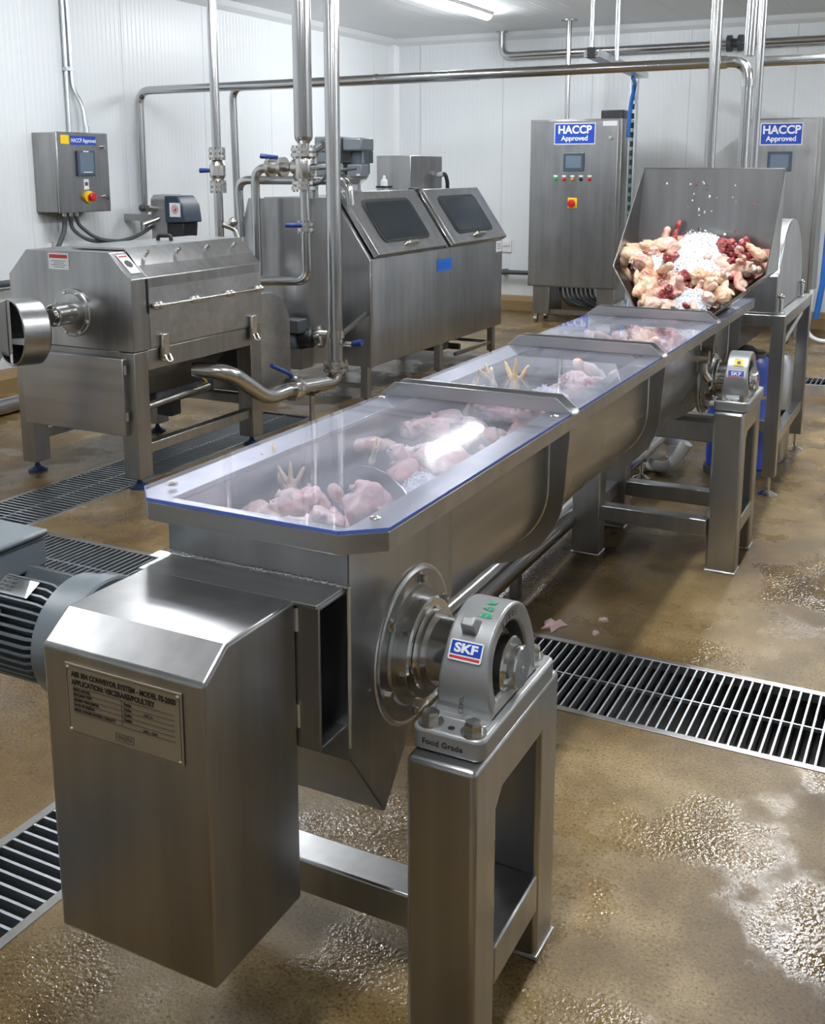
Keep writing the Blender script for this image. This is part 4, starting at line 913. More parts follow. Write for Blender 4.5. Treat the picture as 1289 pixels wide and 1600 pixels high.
# ============================================================ WALL CONTROL PANEL, LEFT
cp = thing('control_panel', 'square steel control panel with blue sign on the left wall', 'control panel', (-6.7, 6.68, 1.72))
obj('case', B().box(-6.7, -6.46, 6.395, 6.965, 1.41, 2.045), 'steel_dull', cp, bevel=.006)
door = obj('door', B().box(-6.455, -6.43, 6.39, 6.97, 1.405, 2.05), 'steel', cp, bevel=.006)
def px(name, y0, y1, z0, z1, mt, par, x=-6.43, t=.003, bev=0): return obj(name, B().box(x, x + t, y0, y1, z0, z1), mt, par, bevel=bev, smooth=0)
px('label_plate', 6.435, 6.525, 1.955, 2.025, 'yellow', door)
px('sign', 6.545, 6.83, 1.95, 2.02, 'sign_blue', door)
text_mesh('lettering', 'HACCP Approved', 'white', door, (-6.4266, 6.687, 1.97), (0, 1, 0), (0, 0, 1), .031, .03, .0003, 'CENTER', .82)
px('screen_bezel', 6.595, 6.79, 1.70, 1.905, 'screen_frame', door, t=.02, bev=.004); px('screen', 6.615, 6.77, 1.725, 1.89, 'screen', door, t=.0215)
px('screen_label', 6.66, 6.72, 1.893, 1.902, 'white', door, t=.021); px('screen_label', 6.65, 6.75, 1.727, 1.733, 'white', door, t=.0222)
px('label_plate', 6.665, 6.72, 1.59, 1.675, 'offwhite', door); px('label_print', 6.675, 6.71, 1.62, 1.65, 'ink_grey', door, t=.0036)
obj('emergency_plate', B().cyl((-6.43, 6.705, 1.53), (-6.412, 6.705, 1.53), .05, seg=32), 'yellow', door)
obj('emergency_button', B().lathe((-6.412, 6.705, 1.53), (1, 0, 0), [(0, .02), (.025, .02), (.025, .034), (.045, .034), (.05, .028)], 24), 'red', door)
for z in (1.94, 1.53): obj('lock', B().cyl((-6.43, 6.90, z), (-6.405, 6.90, z), .014).box(-6.41, -6.40, 6.895, 6.92, z - .03, z), 'polished', door)
for i, y in enumerate((6.56, 6.625, 6.69)):
    obj('cable_gland', B().cyl((-6.56, y, 1.37), (-6.56, y, 1.412), .02), 'bolt', cp)
for i, (pts, lb) in enumerate((
    ([(-6.56, 6.56, 1.38), (-6.56, 6.55, 1.25), (-6.58, 6.48, 1.12), (-6.6, 6.42, .95)], 'dark cable dropping straight from the left wall control panel'),
    ([(-6.56, 6.625, 1.38), (-6.56, 6.63, 1.27), (-6.54, 6.78, 1.16), (-6.50, 7.0, 1.14), (-6.50, 7.1, 1.14)], 'grey cable curving from the middle gland of the wall control panel'),
    ([(-6.56, 6.69, 1.38), (-6.55, 6.70, 1.30), (-6.5, 6.85, 1.17), (-6.42, 7.05, 1.14), (-6.36, 7.2, 1.18), (-6.29, 7.32, 1.26)], 'grey cable looping from the wall control panel to the wall unit'))):
    c = thing('cable', lb, 'cable', pts[0]); obj('cable', B().tube(pts, .016 if i else .02, .12, 10), 'cable', c)
cd_ = thing('conduit', 'galvanised conduit pair running down the left wall into the control panel', 'conduit', (-6.68, 6.87, 2.05))
obj('pipe', B().tube([(-6.665, 6.83, 3.39), (-6.665, 6.84, 2.42), (-6.58, 6.86, 2.28), (-6.56, 6.865, 2.05)], .018, .08), 'galv', cd_)
obj('pipe', B().cyl((-6.675, 6.79, 3.39), (-6.675, 6.79, 2.05), .016), 'galv', cd_)
obj('strap', B().box(-6.7, -6.645, 6.77, 6.87, 2.555, 2.585), 'galv', cd_); obj('coupling', B().cyl((-6.56, 6.865, 2.045), (-6.56, 6.865, 2.11), .026), 'galv', cd_)
# wall unit by the header drop
wu = thing('wall_unit', 'small navy and steel wall unit with white warning sticker beside the left pipe drop', 'wall unit', (-6.3, 7.4, 1.1))
obj('mount', B().prism([(7.33, 1.06), (7.33, 1.50), (7.37, 1.535), (7.52, 1.54), (7.56, 1.50), (7.56, 1.06)], 'x', -6.31, -6.115), 'cast', wu, bevel=.01); obj('wall_arm', B().box(-6.7, -6.31, 7.42, 7.48, 1.30, 1.36), 'cast', wu)
obj('cover', B().prism([(-6.13, 1.30), (-6.13, 1.53), (-5.99, 1.53), (-5.93, 1.45), (-5.91, 1.30)], 'y', 7.30, 7.54), 'slate', wu, bevel=.012)
obj('grip', B().prism([(-6.13, 1.13), (-6.13, 1.30), (-5.94, 1.30), (-5.96, 1.13)], 'y', 7.32, 7.52), 'black', wu, bevel=.012)
obj('nozzle', B().box(-6.12, -5.98, 7.36, 7.48, 1.07, 1.13), 'galv', wu, bevel=.005)
lp = obj('sticker', B().box(-6.07, -5.955, 7.296, 7.30, 1.35, 1.47), 'white', wu, smooth=0)
obj('sticker_print', B().lathe((-6.012, 7.2955, 1.415), (0, -1, 0), [(0, .04), (.0006, .04), (.0006, .033), (-.0002, .033)], 24), 'scrap', lp, smooth=0)
obj('sticker_print', B().hull([(-6.03, 7.295, 1.40), (-6.0, 7.295, 1.40), (-5.995, 7.295, 1.43)], [(-6.03, 7.2955, 1.40), (-6.0, 7.2955, 1.40), (-5.995, 7.2955, 1.43)]), 'red_ink', lp, smooth=0)
obj('knob', B().cyl((-6.25, 7.33, 1.42), (-6.25, 7.22, 1.42), .03).cyl((-6.22, 7.33, 1.33), (-6.3, 7.22, 1.28), .022), 'bolt', wu)
obj('cock', B().sph((-6.40, 7.33, 1.42), .035, 2).cyl((-6.40, 7.33, 1.42), (-6.30, 7.33, 1.42), .015), 'motor_dark', wu)

# ============================================================ CABINETS AT THE BACK
def cabinet(x0, x1, z0, z1, y0, label, buttons, sgn):
    c = thing('electrical_cabinet', label, 'cabinet', ((x0 + x1) / 2, y0 + .25, 0))
    obj('case', B().box(x0, x1, y0 + .025, y0 + .5, z0, z1), 'steel_dull', c, bevel=.005)
    d = obj('door', B().box(x0 + .01, x1 - .035, y0, y0 + .03, z0 + .015, z1 - .012), 'steel', c, bevel=.006)
    def pz(nm, a0, a1, b0, b1, mt, par=d, t=.004, bev=0): return obj(nm, B().box(a0, a1, y0 - t, y0, b0, b1), mt, par, bevel=bev, smooth=0)
    sx0, sx1, sz0, sz1 = sgn
    s_ = pz('sign', sx0, sx1, sz0, sz1, 'white'); obj('sign_print', B().box(sx0 + .008, sx1 - .008, y0 - .0048, y0 - .004, sz0 + .008, sz1 - .008), 'sign_blue', s_, smooth=0)
    H_ = sz1 - sz0; xm = (sx0 + sx1) / 2
    text_mesh('lettering', 'HACCP', 'white', s_, (xm, y0 - .0052, sz0 + H_ * .52), (1, 0, 0), (0, 0, 1), H_ * .36, .045, .0003, 'CENTER', .98)
    text_mesh('lettering', 'Approved', 'white', s_, (xm, y0 - .0052, sz0 + H_ * .18), (1, 0, 0), (0, 0, 1), H_ * .23, .03, .0003, 'CENTER', 1.0)
    cx_ = xm + (0.0 if not buttons else 0.0)
    pz('screen_bezel', cx_ - .12, cx_ + .12, 1.735, 1.935, 'screen_frame', t=.02, bev=.004); pz('screen', cx_ - .09, cx_ + .09, 1.77, 1.905, 'screen', t=.0215)
    for z in ((2.10, 1.35) if buttons else (1.95, .62)): obj('lock', B().cyl((x1 - .12, y0, z), (x1 - .12, y0 - .025, z), .02), 'polished', d)
    if buttons:
        for i, mt in enumerate(('green', 'red', 'amber', 'black', 'red')):
            xb_ = -4.08 + i * .10; pz('button_tag', xb_ - .022, xb_ + .022, 1.672, 1.69, 'white')
            obj('indicator', B().lathe((xb_, y0, 1.645), (0, -1, 0), [(0, .021), (.008, .021), (.008, .015), (.022, .014), (.025, .01)], 20), mt, d)
        pz('switch_plate', -3.925, -3.815, 1.325, 1.44, 'yellow', t=.012, bev=.004)
        obj('rotary_switch', B().lathe((-3.878, y0 - .012, 1.378), (0, -1, 0), [(0, .045), (.03, .042), (.035, .03)], 28), 'red', d)
        pz('label_plate', x1 - .21, x1 - .05, 2.225, 2.275, 'offwhite')
    return c
c1 = cabinet(-4.40, -3.335, .42, 2.305, 11.6, 'left tall steel cabinet with indicator lamps, below the white corner seam', True, (-4.105, -3.63, 2.03, 2.26))
for x in (-4.33, -3.56): obj('plinth_leg', B().box(x, x + .2, 11.62, 12.08, .10, .42), 'steel_dull', c1, bevel=.004)
for x in (-4.30, -3.40):
    for y in (11.66, 12.0): obj('caster', B().cyl((x - .02, y, .035), (x + .02, y, .035), .035).box(x - .025, x + .025, y - .02, y + .02, .05, .102), 'bolt', c1)
obj('plinth_rail', B().box(-4.13, -3.56, 11.66, 11.72, .10, .15), 'steel_dull', c1)
for k in range(8):
    x = -4.0 + k * .055
    obj('cable', B().tube([(x - .06, 11.8, .425), (x - .04, 11.79, .30), (x + .06 + .02 * k, 11.78, .20 + .01 * (k % 3)), (x + .25, 11.8, .19), (x + .40, 11.85, .22)], .016, .08, 8), 'cable' if k % 3 else 'black', c1)
c2 = cabinet(-2.09, -1.27, .50, 2.27, 11.6, 'right tall steel cabinet, partly hidden behind the hopper', False, (-1.87, -1.455, 2.0, 2.22))
for x in (-2.05, -1.42): obj('plinth_leg', B().box(x, x + .11, 11.65, 12.05, 0, .50), 'steel_dull', c2, bevel=.004)
tag(obj('router_box', B().box(-3.62, -3.36, 11.75, 11.95, 2.305, 2.40), 'black', bevel=.008), 'small black box on top of the left tall cabinet', 'box')
so = thing('wall_socket', 'white socket plate low on the back wall beside the tank', 'socket', (-5.06, 12.6, .8)); obj('plate', B().box(-5.13, -4.99, 12.58, 12.6, .72, .88), 'trimw', so, bevel=.006); obj('cover', B().box(-5.11, -5.01, 12.57, 12.58, .80, .86), 'white', so, bevel=.004)
hs = thing('hose', 'blue and white hoses hanging beside the right tall cabinet', 'hose', (-1.1, 11.6, .5))
obj('hose', B().tube([(-1.13, 11.5, 1.3), (-1.15, 11.5, .6), (-1.19, 11.5, .25)], .03), 'blue_hose', hs); obj('hose', B().tube([(-1.24, 11.45, .55), (-1.26, 11.45, .10), (-1.17, 11.45, .03), (-.9, 11.45, .02)], .022, .1), 'pvc', hs)

# cable tray with hangers
ct = thing('cable_tray', 'galvanised cable tray hung from rods, turning down beside the left tall cabinet', 'cable tray', (-3.0, 10, 2.7))
b = B()
pA, pB = V((-2.87, 9.0, 2.72)), V((-3.17, 11.75, 2.755))
dA = (pB - pA).normalized(); sA = V((dA.y, -dA.x, 0)).normalized()
for s_ in (-.06, .06): obj('side_rail', B().hull([pA + sA * (s_ - .006) + V((0, 0, -.03)), pA + sA * (s_ + .006) + V((0, 0, -.03)), pA + sA * (s_ + .006) + V((0, 0, .03)), pA + sA * (s_ - .006) + V((0, 0, .03))], [pB + sA * (s_ - .006) + V((0, 0, -.03)), pB + sA * (s_ + .006) + V((0, 0, -.03)), pB + sA * (s_ + .006) + V((0, 0, .03)), pB + sA * (s_ - .006) + V((0, 0, .03))]), 'galv', ct, smooth=0)
obj('tray_floor', B().hull([pA - sA * .06 + V((0, 0, -.03)), pA + sA * .06 + V((0, 0, -.03)), pB + sA * .06 + V((0, 0, -.03)), pB - sA * .06 + V((0, 0, -.03))], [p + V((0, 0, .006)) for p in (pA - sA * .06 + V((0, 0, -.03)), pA + sA * .06 + V((0, 0, -.03)), pB + sA * .06 + V((0, 0, -.03)), pB - sA * .06 + V((0, 0, -.03)))]), 'galv', ct, smooth=0)
obj('end_bracket', B().box(-2.91, -2.84, 8.99, 9.03, 2.68, 2.77), 'black', ct, bevel=.004)
for s_ in (-.06, .06): obj('drop_rail', B().box(-3.255 + s_ * .5 - .009, -3.255 + s_ * .5 + .009, 11.72, 11.80, .45, 2.74), 'galv', ct, smooth=0)
b = B()
for k in range(22): b.box(-3.276, -3.234, 11.75, 11.77, .5 + k * .1, .56 + k * .1)
obj('rungs', b, 'teal', ct, smooth=0)
for p, nm in ((V((-2.88, 9.02, 0)), 0), (V((-2.80, 9.5, 0)), 1)):
    obj('hanger_rod', B().cyl((p.x, p.y, 2.70), (p.x, p.y, 3.4), .014 if nm == 0 else .018), 'galv', ct)
bc = thing('hose', 'thick blue cable bending down from the cable tray to the left tall cabinet', 'cable', (-3.2, 11.6, 2.5))
obj('cable', B().tube([(-3.12, 11.2, 2.69), (-3.20, 11.60, 2.66), (-3.27, 11.68, 2.45), (-3.285, 11.69, 2.1)], .022, .12), 'blue_hose', bc)
#SPLIT
# ============================================================ POULTRY AND ICE
def blob_mesh(name, parts, voxel, seed=0, amp=.006, fr=28, m='skin', smooth_it=4, ridge=False):
    """parts: (centre, radii, (rx,ry,rz)) ellipsoids fused into one skin"""
    from mathutils import Euler
    b = B()
    for c, r, e in parts: b.sph(c, r, 3, Euler(e).to_matrix())
    me = bpy.data.meshes.new('tmp'); b.bm.to_mesh(me); b.bm.free()
    o = bpy.data.objects.new('tmp', me); COL.objects.link(o)
    rm = o.modifiers.new('r', 'REMESH'); rm.mode = 'VOXEL'; rm.voxel_size = voxel
    sm = o.modifiers.new('s', 'SMOOTH'); sm.iterations = smooth_it; sm.factor = .5
    dg = bpy.context.evaluated_depsgraph_get(); dg.update()
    me2 = bpy.data.meshes.new_from_object(o.evaluated_get(dg)); bpy.data.objects.remove(o); bpy.data.meshes.remove(me)
    me2.name = name
    for v in me2.vertices:
        p = v.co * fr + V((seed * 7.3, seed * 3.1, 0)); n_ = noise.noise(p) * .65 + noise.noise(p * 2.3) * .35 if not ridge else (.5 - 2.2 * abs(noise.noise(p))) * .6 + (.4 - 2 * abs(noise.noise(p * 1.9 + V((5, 5, 5))))) * .4
        v.co += v.normal * n_ * amp
    me2.materials.append(M[m])
    for p in me2.polygons: p.use_smooth = True
    return me2
R_ = lambda *a: tuple(math.radians(x) for x in a)
# each prototype about its own centre, long axis x
carcass = blob_mesh('carcass', [((.01, 0, 0), (.10, .07, .066), R_(0, 0, 0)), ((.055, 0, .018), (.06, .055, .05), R_(0, 15, 0)), ((-.06, .05, .012), (.066, .03, .034), R_(0, 10, 160)), ((-.06, -.05, .012), (.066, .03, .034), R_(0, 10, -160)),
    ((.03, .066, -.005), (.06, .014, .022), R_(0, 0, 12)), ((.03, -.066, -.005), (.06, .014, .022), R_(0, 0, -12)), ((-.125, .026, .02), (.05, .012, .012), R_(0, 10, -12)), ((-.125, -.026, .02), (.05, .012, .012), R_(0, 10, 12)), ((-.178, .036, .026), (.014, .016, .015), R_(0, 0, 0))], .005, 1, .008, 20, 'skin', 3, True)
thigh = blob_mesh('thigh', [((-.02, 0, 0), (.07, .052, .038), R_(0, 0, 0)), ((.05, .01, 0), (.055, .03, .026), R_(0, 0, 15)), ((.10, .025, 0), (.035, .014, .014), R_(0, 0, 20)), ((.13, .032, 0), (.014, .018, .016), R_(0, 0, 0))], .0048, 2, .008, 22, 'skin', 3, True)
wing = blob_mesh('wing', [((-.05, 0, 0), (.05, .026, .022), R_(0, 0, 30)), ((.02, .01, .0), (.055, .02, .018), R_(0, 0, -35)), ((.075, -.01, 0), (.045, .013, .01), R_(0, 0, 10)), ((-.09, -.025, 0), (.025, .024, .02), R_(0, 0, 0))], .005, 3, .005)
chunk = blob_mesh('chunk', [((0, 0, 0), (.06, .045, .03), R_(0, 0, 0)), ((.03, .025, .012), (.04, .03, .02), R_(0, 30, 40)), ((-.04, -.015, .006), (.03, .03, .022), R_(20, 0, 0)), ((.0, -.03, .018), (.045, .016, .014), R_(0, 10, 30))], .004, 4, .013, 24, 'pink', 1, True)
slab = blob_mesh('slab', [((0, 0, 0), (.07, .05, .022), R_(0, 10, 0)), ((.04, .02, .02), (.05, .022, .014), R_(10, 25, 30)), ((-.03, .0, .02), (.03, .04, .012), R_(0, -20, 0))], .004, 5, .013, 22, 'pink', 1, True)
rs = random.Random(11)
gib = blob_mesh('giblet', [((rs.uniform(-.05, .05), rs.uniform(-.035, .035), rs.uniform(-.015, .025)), (rs.uniform(.014, .026),) * 3, (0, 0, 0)) for _ in range(20)] + [((0, 0, -.01), (.055, .038, .02), (0, 0, 0))], .004, 6, .011, 38, 'giblet', 1, True)
neck = blob_mesh('neck', [((-.04, 0, 0), (.03, .017, .017), R_(0, 0, 0)), ((0, .003, .004), (.035, .014, .014), R_(0, 10, 0)), ((.04, 0, .012), (.03, .016, .015), R_(0, -10, 0))], .004, 7, .005, 40, 'giblet')
foot = blob_mesh('foot', [((-.02, 0, 0), (.06, .012, .012), R_(0, 0, 0)), ((.045, 0, 0), (.02, .018, .012), R_(0, 0, 0)), ((.085, .022, 0), (.04, .008, .008), R_(0, 0, 28)), ((.09, 0, .006), (.045, .008, .008), R_(0, -8, 0)), ((.08, -.022, 0), (.04, .008, .008), R_(0, 0, -28))], .0036, 8, .003, 40, 'claw')
PROTO = {'carcass': (carcass, 'skin'), 'thigh': (thigh, 'skin'), 'wing': (wing, 'skin'), 'chunk': (chunk, 'pink'), 'slab': (slab, 'pink'), 'giblet': (gib, 'giblet'), 'neck': (neck, 'giblet'), 'foot': (foot, 'claw')}
NAMES = {'carcass': 'chicken_carcass', 'thigh': 'chicken_thigh', 'wing': 'chicken_wing', 'chunk': 'chicken_piece', 'slab': 'chicken_piece', 'giblet': 'giblet_cluster', 'neck': 'chicken_neck', 'foot': 'chicken_claw'}
variants = {}
def piece(kind, loc, rot, scale, label, group=None, mt=None):
    me, dm = PROTO[kind]; mt = mt or dm
    if mt != dm:
        if (kind, mt) not in variants:
            m2 = me.copy(); m2.materials.clear(); m2.materials.append(M[mt]); variants[(kind, mt)] = m2
        me = variants[(kind, mt)]
    o = bpy.data.objects.new(NAMES[kind], me); COL.objects.link(o); o.location = loc; o.rotation_euler = R_(*rot); o.scale = (scale,) * 3 if not hasattr(scale, '__len__') else scale
    return tag(o, label, {'giblet': 'giblets'}.get(kind, 'chicken piece'), group)

# bulk of trimmings under the visible layer of the hopper heap
def hw_z(z): return .162 + .172 * min(1, max(0, (z - 1.118) / .172))
def hx(t): return hw_z(1.118 + .31 * t)
b = B(); rows = []
for j in range(15):
    t = j / 14; y = 4.755 + .42 * t; z = 1.118 + .325 * t ** .95 - .05; hw = hw_z(z) - .01; cxm = -1.087 + .01 * t
    rows.append([(cxm + hw * (2 * i / 18 - 1), y, z + .022 * noise.noise(V((i * .55, j * .55, 2.0)))) for i in range(19)])
vr = [[b.bm.verts.new(p) for p in r] for r in rows]
for a, c in zip(vr, vr[1:]):
    for i in range(18): b.bm.faces.new((a[i], a[i + 1], c[i + 1], c[i]))
tag(obj('poultry_trimmings', b, 'mince', smooth=60), 'mass of raw trimmings filling the hopper beneath the ice and carcasses', 'trimmings', kind='stuff')
H = [  # kind, location, rotation, scale, label
    ('carcass', (-1.245, 4.84, 1.215), (40, -35, 100), .85, 'largest pale whole carcass at the lower left of the hopper heap'),
    ('carcass', (-1.135, 4.865, 1.205), (70, -40, 60), .72, 'whole carcass with a red opening, low in the middle left of the heap', ),
    ('thigh', (-1.245, 4.845, 1.272), (60, -60, 70), .75, 'leg sticking up with a red bone end above the largest carcass'),
    ('wing', (-1.375, 4.955, 1.285), (30, 60, 80), 1.0, 'wing against the left hopper plate beside the largest carcass'),
    ('thigh', (-1.345, 5.02, 1.345), (40, 10, 20), .95, 'pale leg along the left hopper plate below the yellow carcass'),
    ('carcass', (-1.285, 5.075, 1.375), (30, -10, 170), .62, 'small yellowish carcass at the upper left of the heap'),
    ('thigh', (-1.215, 5.105, 1.405), (20, -10, 40), .85, 'tan leg lying left of the ice mound at the top of the heap'),
    ('neck', (-1.185, 5.13, 1.455), (0, -60, 60), .85, 'dark red neck end poking up left of the ice mound'),
    ('giblet', (-1.150, 4.985, 1.335), (40, 0, 20), 1.0, 'dark red giblets left of the ice mound, above the middle carcass'),
    ('giblet', (-1.078, 4.90, 1.255), (60, 40, 50), .8, 'dark red giblets in the middle just under the ice mound'),
    ('giblet', (-.985, 4.895, 1.252), (40, 20, -30), 1.15, 'largest clump of dark red giblets right of the lower ice'),
    ('giblet', (-.915, 5.065, 1.39), (30, 10, 10), 1.15, 'red giblets at the back, right of the ice mound'),
    ('giblet', (-.845, 5.065, 1.385), (40, 40, 0), .8, 'small red giblets at the back near the right hopper plate'),
    ('thigh', (-.795, 5.045, 1.375), (20, -30, 150), .7, 'orange skinned piece in the back right corner of the hopper'),
    ('thigh', (-.90, 4.965, 1.315), (30, 10, -20), 1.0, 'long pink leg right of the ice mound'),
    ('carcass', (-.83, 4.98, 1.305), (30, 20, 100), .62, 'pale carcass against the right hopper plate'),
    ('wing', (-.865, 4.905, 1.265), (40, 20, -50), 1.0, 'pink wing below the pale carcass at the right of the heap'),
    ('thigh', (-.835, 4.915, 1.245), (40, -10, 100), .65, 'pinkish leg at the lower right edge of the hopper'),
    ('carcass', (-.90, 4.845, 1.20), (50, 30, -60), .58, 'yellow skinned carcass at the bottom right of the heap'),
    ('thigh', (-.945, 4.815, 1.175), (40, 30, 70), .7, 'leg with red flesh at the bottom right by the lid'),
    ('thigh', (-1.19, 4.77, 1.15), (20, 0, 10), .85, 'pale leg at the bottom left edge of the hopper mouth'),
    ('wing', (-1.105, 4.765, 1.14), (20, 0, 60), .8, 'small wing at the bottom middle of the hopper mouth'),
    ('neck', (-1.03, 4.76, 1.14), (0, 30, 70), .8, 'red neck piece at the bottom middle below the lower ice'),
    ('wing', (-1.0, 4.785, 1.155), (30, 0, 80), .75, 'folded pale wing at the bottom right of the hopper mouth'),
    ('wing', (-1.185, 4.90, 1.262), (40, 50, 110), .95, 'yellow wing leaning between the two large carcasses'),
    ('thigh', (-1.31, 4.955, 1.31), (30, 20, 120), .8, 'pink leg below the left ice patch'),
    ('wing', (-1.33, 5.09, 1.38), (10, 10, 20), .8, 'yellowish wing in the back left corner of the hopper'),
]
for h in H: piece(*h, mt='skin_yellow' if ('yellow' in h[4] or 'largest' in h[4] or 'orange' in h[4]) else None)
fill = random.Random(5)
for k in range(44):
    t = fill.uniform(.08, .9); hw = hx(t) - .085; x = -1.095 + fill.uniform(-hw, hw); y = 4.77 + .38 * t; z = 1.118 + .31 * t + .01
    piece(fill.choice(['chunk', 'wing', 'thigh', 'slab', 'giblet']), (x, y, z), (fill.uniform(-60, 60), fill.uniform(-60, 60), fill.uniform(0, 360)), fill.uniform(.6, .95), 'raw chicken scrap wedged between the larger pieces in the hopper', 'scraps between the pieces in the hopper')

def ice_heap(name, label, centre, rx, ry, hgt, slope, n, seed, cr=.006):
    rr = random.Random(seed); b = B(); cx_, cy_, cz_ = centre
    def surf(u, v):
        r = math.hypot(u, v); k = max(0, 1 - r * r); x, y = u * rx, v * ry
        q = V((x * 22, y * 22, seed)); f = noise.noise(q) * .45 + noise.noise(q * 2.6) * .3 + noise.noise(q * 6) * .16
        return V((cx_ + x, cy_ + y, cz_ + y * slope + hgt * k * (1 + .3 * f) + min(1, k * 4) * f * .016))
    def edge(i): a = 2 * PI * i / 56; return 1 + .28 * noise.noise(V((math.cos(a) * 1.8, math.sin(a) * 1.8, seed))) + .12 * noise.noise(V((math.cos(a) * 5, math.sin(a) * 5, seed)))
    G = 30; rings = [[surf(r * math.cos(2 * PI * i / 56) * edge(i), r * math.sin(2 * PI * i / 56) * edge(i)) - V((0, 0, .004)) for i in range(56)] for r in [1 - .985 * q / G for q in range(G + 1)]]
    b.loops(rings, cap=False)
    for _ in range(n):
        a = rr.uniform(0, 2 * PI); r = math.sqrt(rr.random()) * (1.05 if rr.random() < .8 else 1.35); p = surf(r * math.cos(a), r * math.sin(a)); s_ = cr * rr.uniform(.35, 1.3) * (.7 if r < .9 else 1)
        mt = Matrix.Translation(p) @ Matrix.Rotation(rr.uniform(0, 6), 4, V((rr.random(), rr.random(), rr.random() + .01)).normalized()) @ Matrix.Diagonal((s_, s_ * rr.uniform(.5, 1), s_ * rr.uniform(.4, .9), 1))
        bmesh.ops.create_icosphere(b.bm, subdivisions=1, radius=1, matrix=mt)
    return tag(obj(name, b, 'ice', smooth=50), label, 'ice', kind='stuff')
ice_heap('crushed_ice', 'large white mound of crushed ice on top of the hopper heap', (-1.06, 5.02, 1.362), .13, .11, .075, .75, 500, 1)
ice_heap('crushed_ice', 'white crushed ice sliding down the right middle of the heap', (-.975, 4.945, 1.305), .10, .07, .03, .75, 250, 2)
ice_heap('crushed_ice', 'thin patch of crushed ice at the left of the heap', (-1.27, 4.975, 1.325), .085, .045, .02, .7, 500, 3, .006)
ice_heap('crushed_ice', 'crushed ice between the upright leg and the middle carcass', (-1.19, 4.935, 1.29), .05, .04, .02, .7, 250, 4, .006)
ice_heap('crushed_ice', 'lower white mound of crushed ice at the mouth of the hopper', (-1.02, 4.80, 1.165), .085, .05, .05, .7, 600, 5)

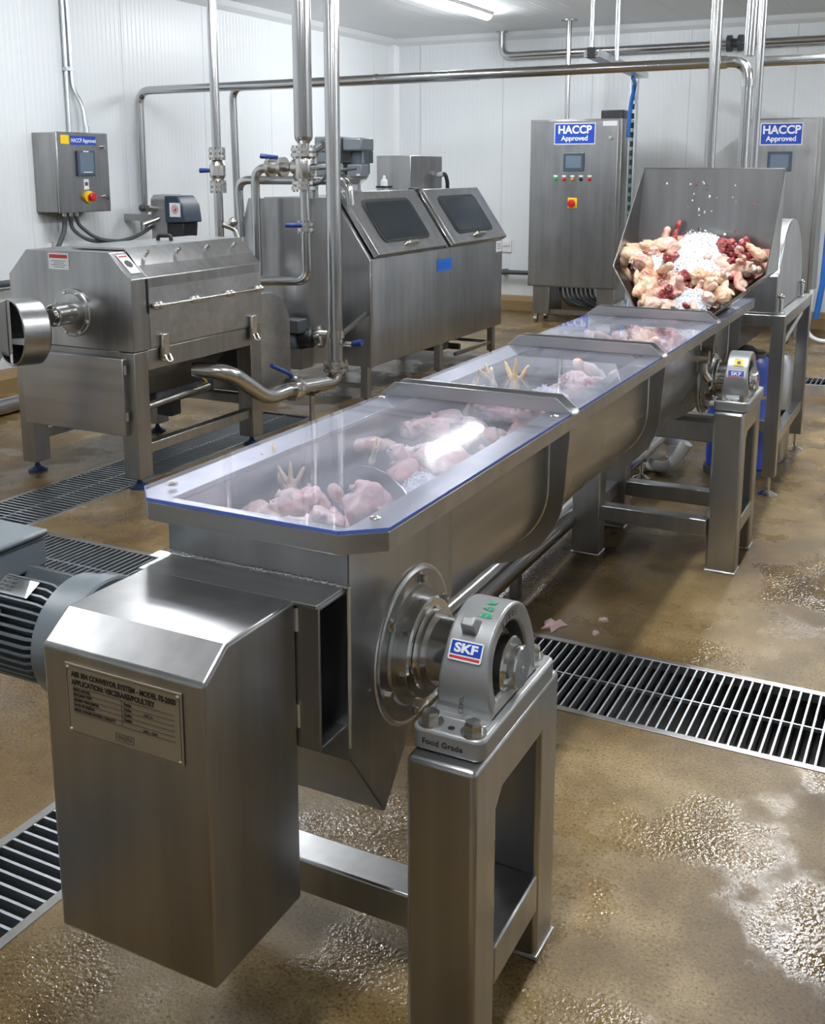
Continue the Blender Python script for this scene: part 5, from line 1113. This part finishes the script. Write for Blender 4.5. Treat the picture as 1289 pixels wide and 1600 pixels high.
# pieces inside the trough, seen through the lids
T_ = [
    ('slab', (-1.285, 1.83, 1.0), (10, 0, 20), .95, 'wide pale pink piece at the near left of the trough, under the nearest lid'),
    ('chunk', (-1.235, 1.895, 1.02), (0, 20, 60), 1.1, 'rounded pink piece behind the wide pale one under the nearest lid'),
    ('chunk', (-1.185, 1.80, .995), (0, 0, 0), 1.0, 'smooth pink piece at the near middle of the trough'),
    ('slab', (-1.125, 1.82, 1.01), (20, 30, 100), .95, 'rosy piece beside the upright fillet at the near end'),
    ('slab', (-1.065, 1.90, 1.03), (60, 50, 30), 1.1, 'upright folded pink fillet at the near right of the trough'),
    ('wing', (-1.15, 1.93, 1.025), (30, 50, 80), .75, 'small wing between fillet and first screw blade'),
    ('foot', (-1.345, 1.99, 1.0), (10, -65, 170), .95, 'pale yellow foot standing left of the first screw blade'),
    ('foot', (-1.305, 1.95, .99), (-10, -70, 120), .8, 'second yellow foot just right of the standing one'),
    ('foot', (-1.215, 2.15, 1.03), (0, -70, 20), .7, 'small yellow foot peeping over the first screw blade'),
    ('chunk', (-1.10, 1.78, .965), (30, 0, 40), .8, 'low pink scrap under the near right lid screw'),
    ('slab', (-1.21, 1.77, .955), (0, 0, 80), 1.0, 'pink slab lowest in front at the near end of the trough'),
    ('wing', (-1.30, 2.42, 1.01), (20, 20, 30), 1.0, 'pale wing left of the lamp reflection in the nearest lid'),
    ('chunk', (-1.24, 2.40, 1.0), (0, 30, 70), 1.0, 'pink piece left of the lamp reflection, beside the pale wing'),
    ('slab', (-1.10, 2.33, 1.02), (0, 20, 20), 1.2, 'broad pale piece below the lamp reflection in the nearest lid'),
    ('slab', (-1.02, 2.26, .99), (10, -20, 70), 1.0, 'pale piece against the trough wall below the lamp reflection'),
    ('chunk', (-1.28, 2.60, 1.03), (0, 0, 30), 1.1, 'peach chunk close before the nearest cross bar at left'),
    ('slab', (-1.19, 2.62, 1.03), (20, 20, 0), 1.2, 'large pink slab before the nearest cross bar'),
    ('chunk', (-1.10, 2.58, 1.02), (10, 30, 120), 1.1, 'pink chunk right of the slab before the nearest cross bar'),
    ('thigh', (-1.02, 2.60, 1.01), (0, 0, 60), .9, 'peach piece by the right trough wall before the nearest cross bar'),
    ('slab', (-1.04, 2.50, .99), (30, 0, 120), .9, 'pale fillet by the right wall, nearer than the peach piece'),
    ('foot', (-1.30, 2.93, 1.02), (0, -60, 60), .8, 'upright pale foot just behind the nearest cross bar'),
    ('chunk', (-1.24, 2.98, 1.01), (0, 0, 0), 1.0, 'pink chunk behind the nearest cross bar at left'),
    ('foot', (-1.20, 3.06, 1.03), (0, -75, 90), 1.05, 'tall pale foot standing in the middle of the second lid'),
    ('foot', (-1.27, 3.12, 1.03), (0, -55, 170), .9, 'slanted pale foot left of the tall foot in the second lid'),
    ('slab', (-1.17, 3.02, 1.0), (20, 0, 40), .9, 'peach slab at the base of the tall foot'),
    ('chunk', (-1.10, 2.97, 1.01), (0, 20, 40), .9, 'orange pink cube in front, right of the tall foot'),
    ('chunk', (-1.04, 3.0, 1.0), (20, 0, 100), 1.0, 'orange pink piece by the right wall of the second lid'),
    ('slab', (-1.06, 3.36, 1.03), (30, 20, 20), 1.1, 'pink slab right of the white screw blade'),
    ('chunk', (-1.0, 3.30, 1.01), (0, 40, 70), 1.0, 'pink chunk by the right wall behind the white blade'),
    ('wing', (-1.05, 3.48, 1.035), (40, 50, 20), 1.0, 'upright wing near the second cross bar at right'),
    ('chunk', (-1.12, 3.50, 1.02), (0, 0, 160), 1.0, 'pale chunk near the second cross bar'),
    ('slab', (-1.0, 3.56, 1.02), (60, 20, 60), .9, 'standing fillet at the right before the second cross bar'),
    ('wing', (-1.24, 4.22, 1.05), (30, 30, 30), 1.0, 'pale wing at the left of the third lid heap'),
    ('thigh', (-1.20, 4.32, 1.055), (20, 0, 80), .9, 'pale leg at the back left of the third lid heap'),
    ('chunk', (-1.14, 4.16, 1.04), (0, 30, 40), 1.1, 'pink piece at the front of the third lid heap'),
    ('slab', (-1.12, 4.30, 1.055), (20, 20, 60), 1.1, 'pale slab in the middle of the third lid heap'),
    ('giblet', (-1.04, 4.30, 1.05), (10, 0, 30), .9, 'dark red giblets at the right of the third lid heap'),
    ('wing', (-1.05, 4.12, 1.04), (20, 40, 110), 1.0, 'pink wing at the front right of the third lid heap'),
    ('slab', (-1.0, 4.42, 1.05), (0, 30, 10), 1.0, 'pinkish slab at the far right of the third lid heap'),
    ('chunk', (-1.18, 4.42, 1.055), (0, 0, 70), 1.0, 'pink chunk at the far end of the third lid heap'),
]
for t in T_: piece(*t)
lo = random.Random(9)
for (y0, y1, n) in ((1.75, 2.05, 5), (2.25, 2.65, 8), (2.9, 3.6, 9), (4.05, 4.6, 10)):
    for k in range(n):
        piece(lo.choice(['chunk', 'slab']), (lo.uniform(-1.22, -1.04), lo.uniform(y0, y1), lo.uniform(.90, .97)), (lo.uniform(-40, 40), lo.uniform(-40, 40), lo.uniform(0, 360)), lo.uniform(.9, 1.2), 'raw chicken piece lying deep in the trough between the screw blades', 'deep pieces between the screw blades')
ice_heap('crushed_ice', 'small white lump of crushed ice under the nearest lid behind the first blade', (-1.06, 2.14, 1.0), .06, .06, .05, 0, 300, 21)
ice_heap('crushed_ice', 'crushed ice scattered at the near left floor of the trough', (-1.33, 1.82, .98), .045, .05, .02, 0, 200, 22, .005)
ice_heap('crushed_ice', 'curved white drift of ice on the screw blade under the second lid', (-1.12, 3.16, 1.01), .10, .07, .055, 0, 400, 23, .005)
ice_heap('crushed_ice', 'white ice at the right of the third lid heap', (-1.03, 4.22, 1.045), .06, .08, .03, 0, 300, 24, .006)

# scraps on the floor and loose ice specks
def scrap(label, c, r, seed):
    rr = random.Random(seed); b = B(); n = 14; top = []; bot = []
    for i in range(n):
        a = 2 * PI * i / n; k = r * rr.uniform(.45, 1.15); p = (c[0] + k * math.cos(a), c[1] + k * 1.2 * math.sin(a))
        bot.append((*p, .0005)); top.append((c[0] + (p[0] - c[0]) * .8, c[1] + (p[1] - c[1]) * .8, .006 + rr.uniform(0, .006)))
    b.hull(bot, top); return tag(obj('meat_scrap', b, 'scrap', smooth=60), label, 'meat scrap')
scrap('larger pink meat scrap on the wet floor before the long drain', (-1.26, 3.70, 0), .055, 1)
scrap('small pink scrap on the floor right of the larger one, farther away', (-1.10, 3.83, 0), .02, 2)
scrap('small pink scrap on the floor right of the larger one, nearer the drain', (-1.09, 3.70, 0), .018, 3)
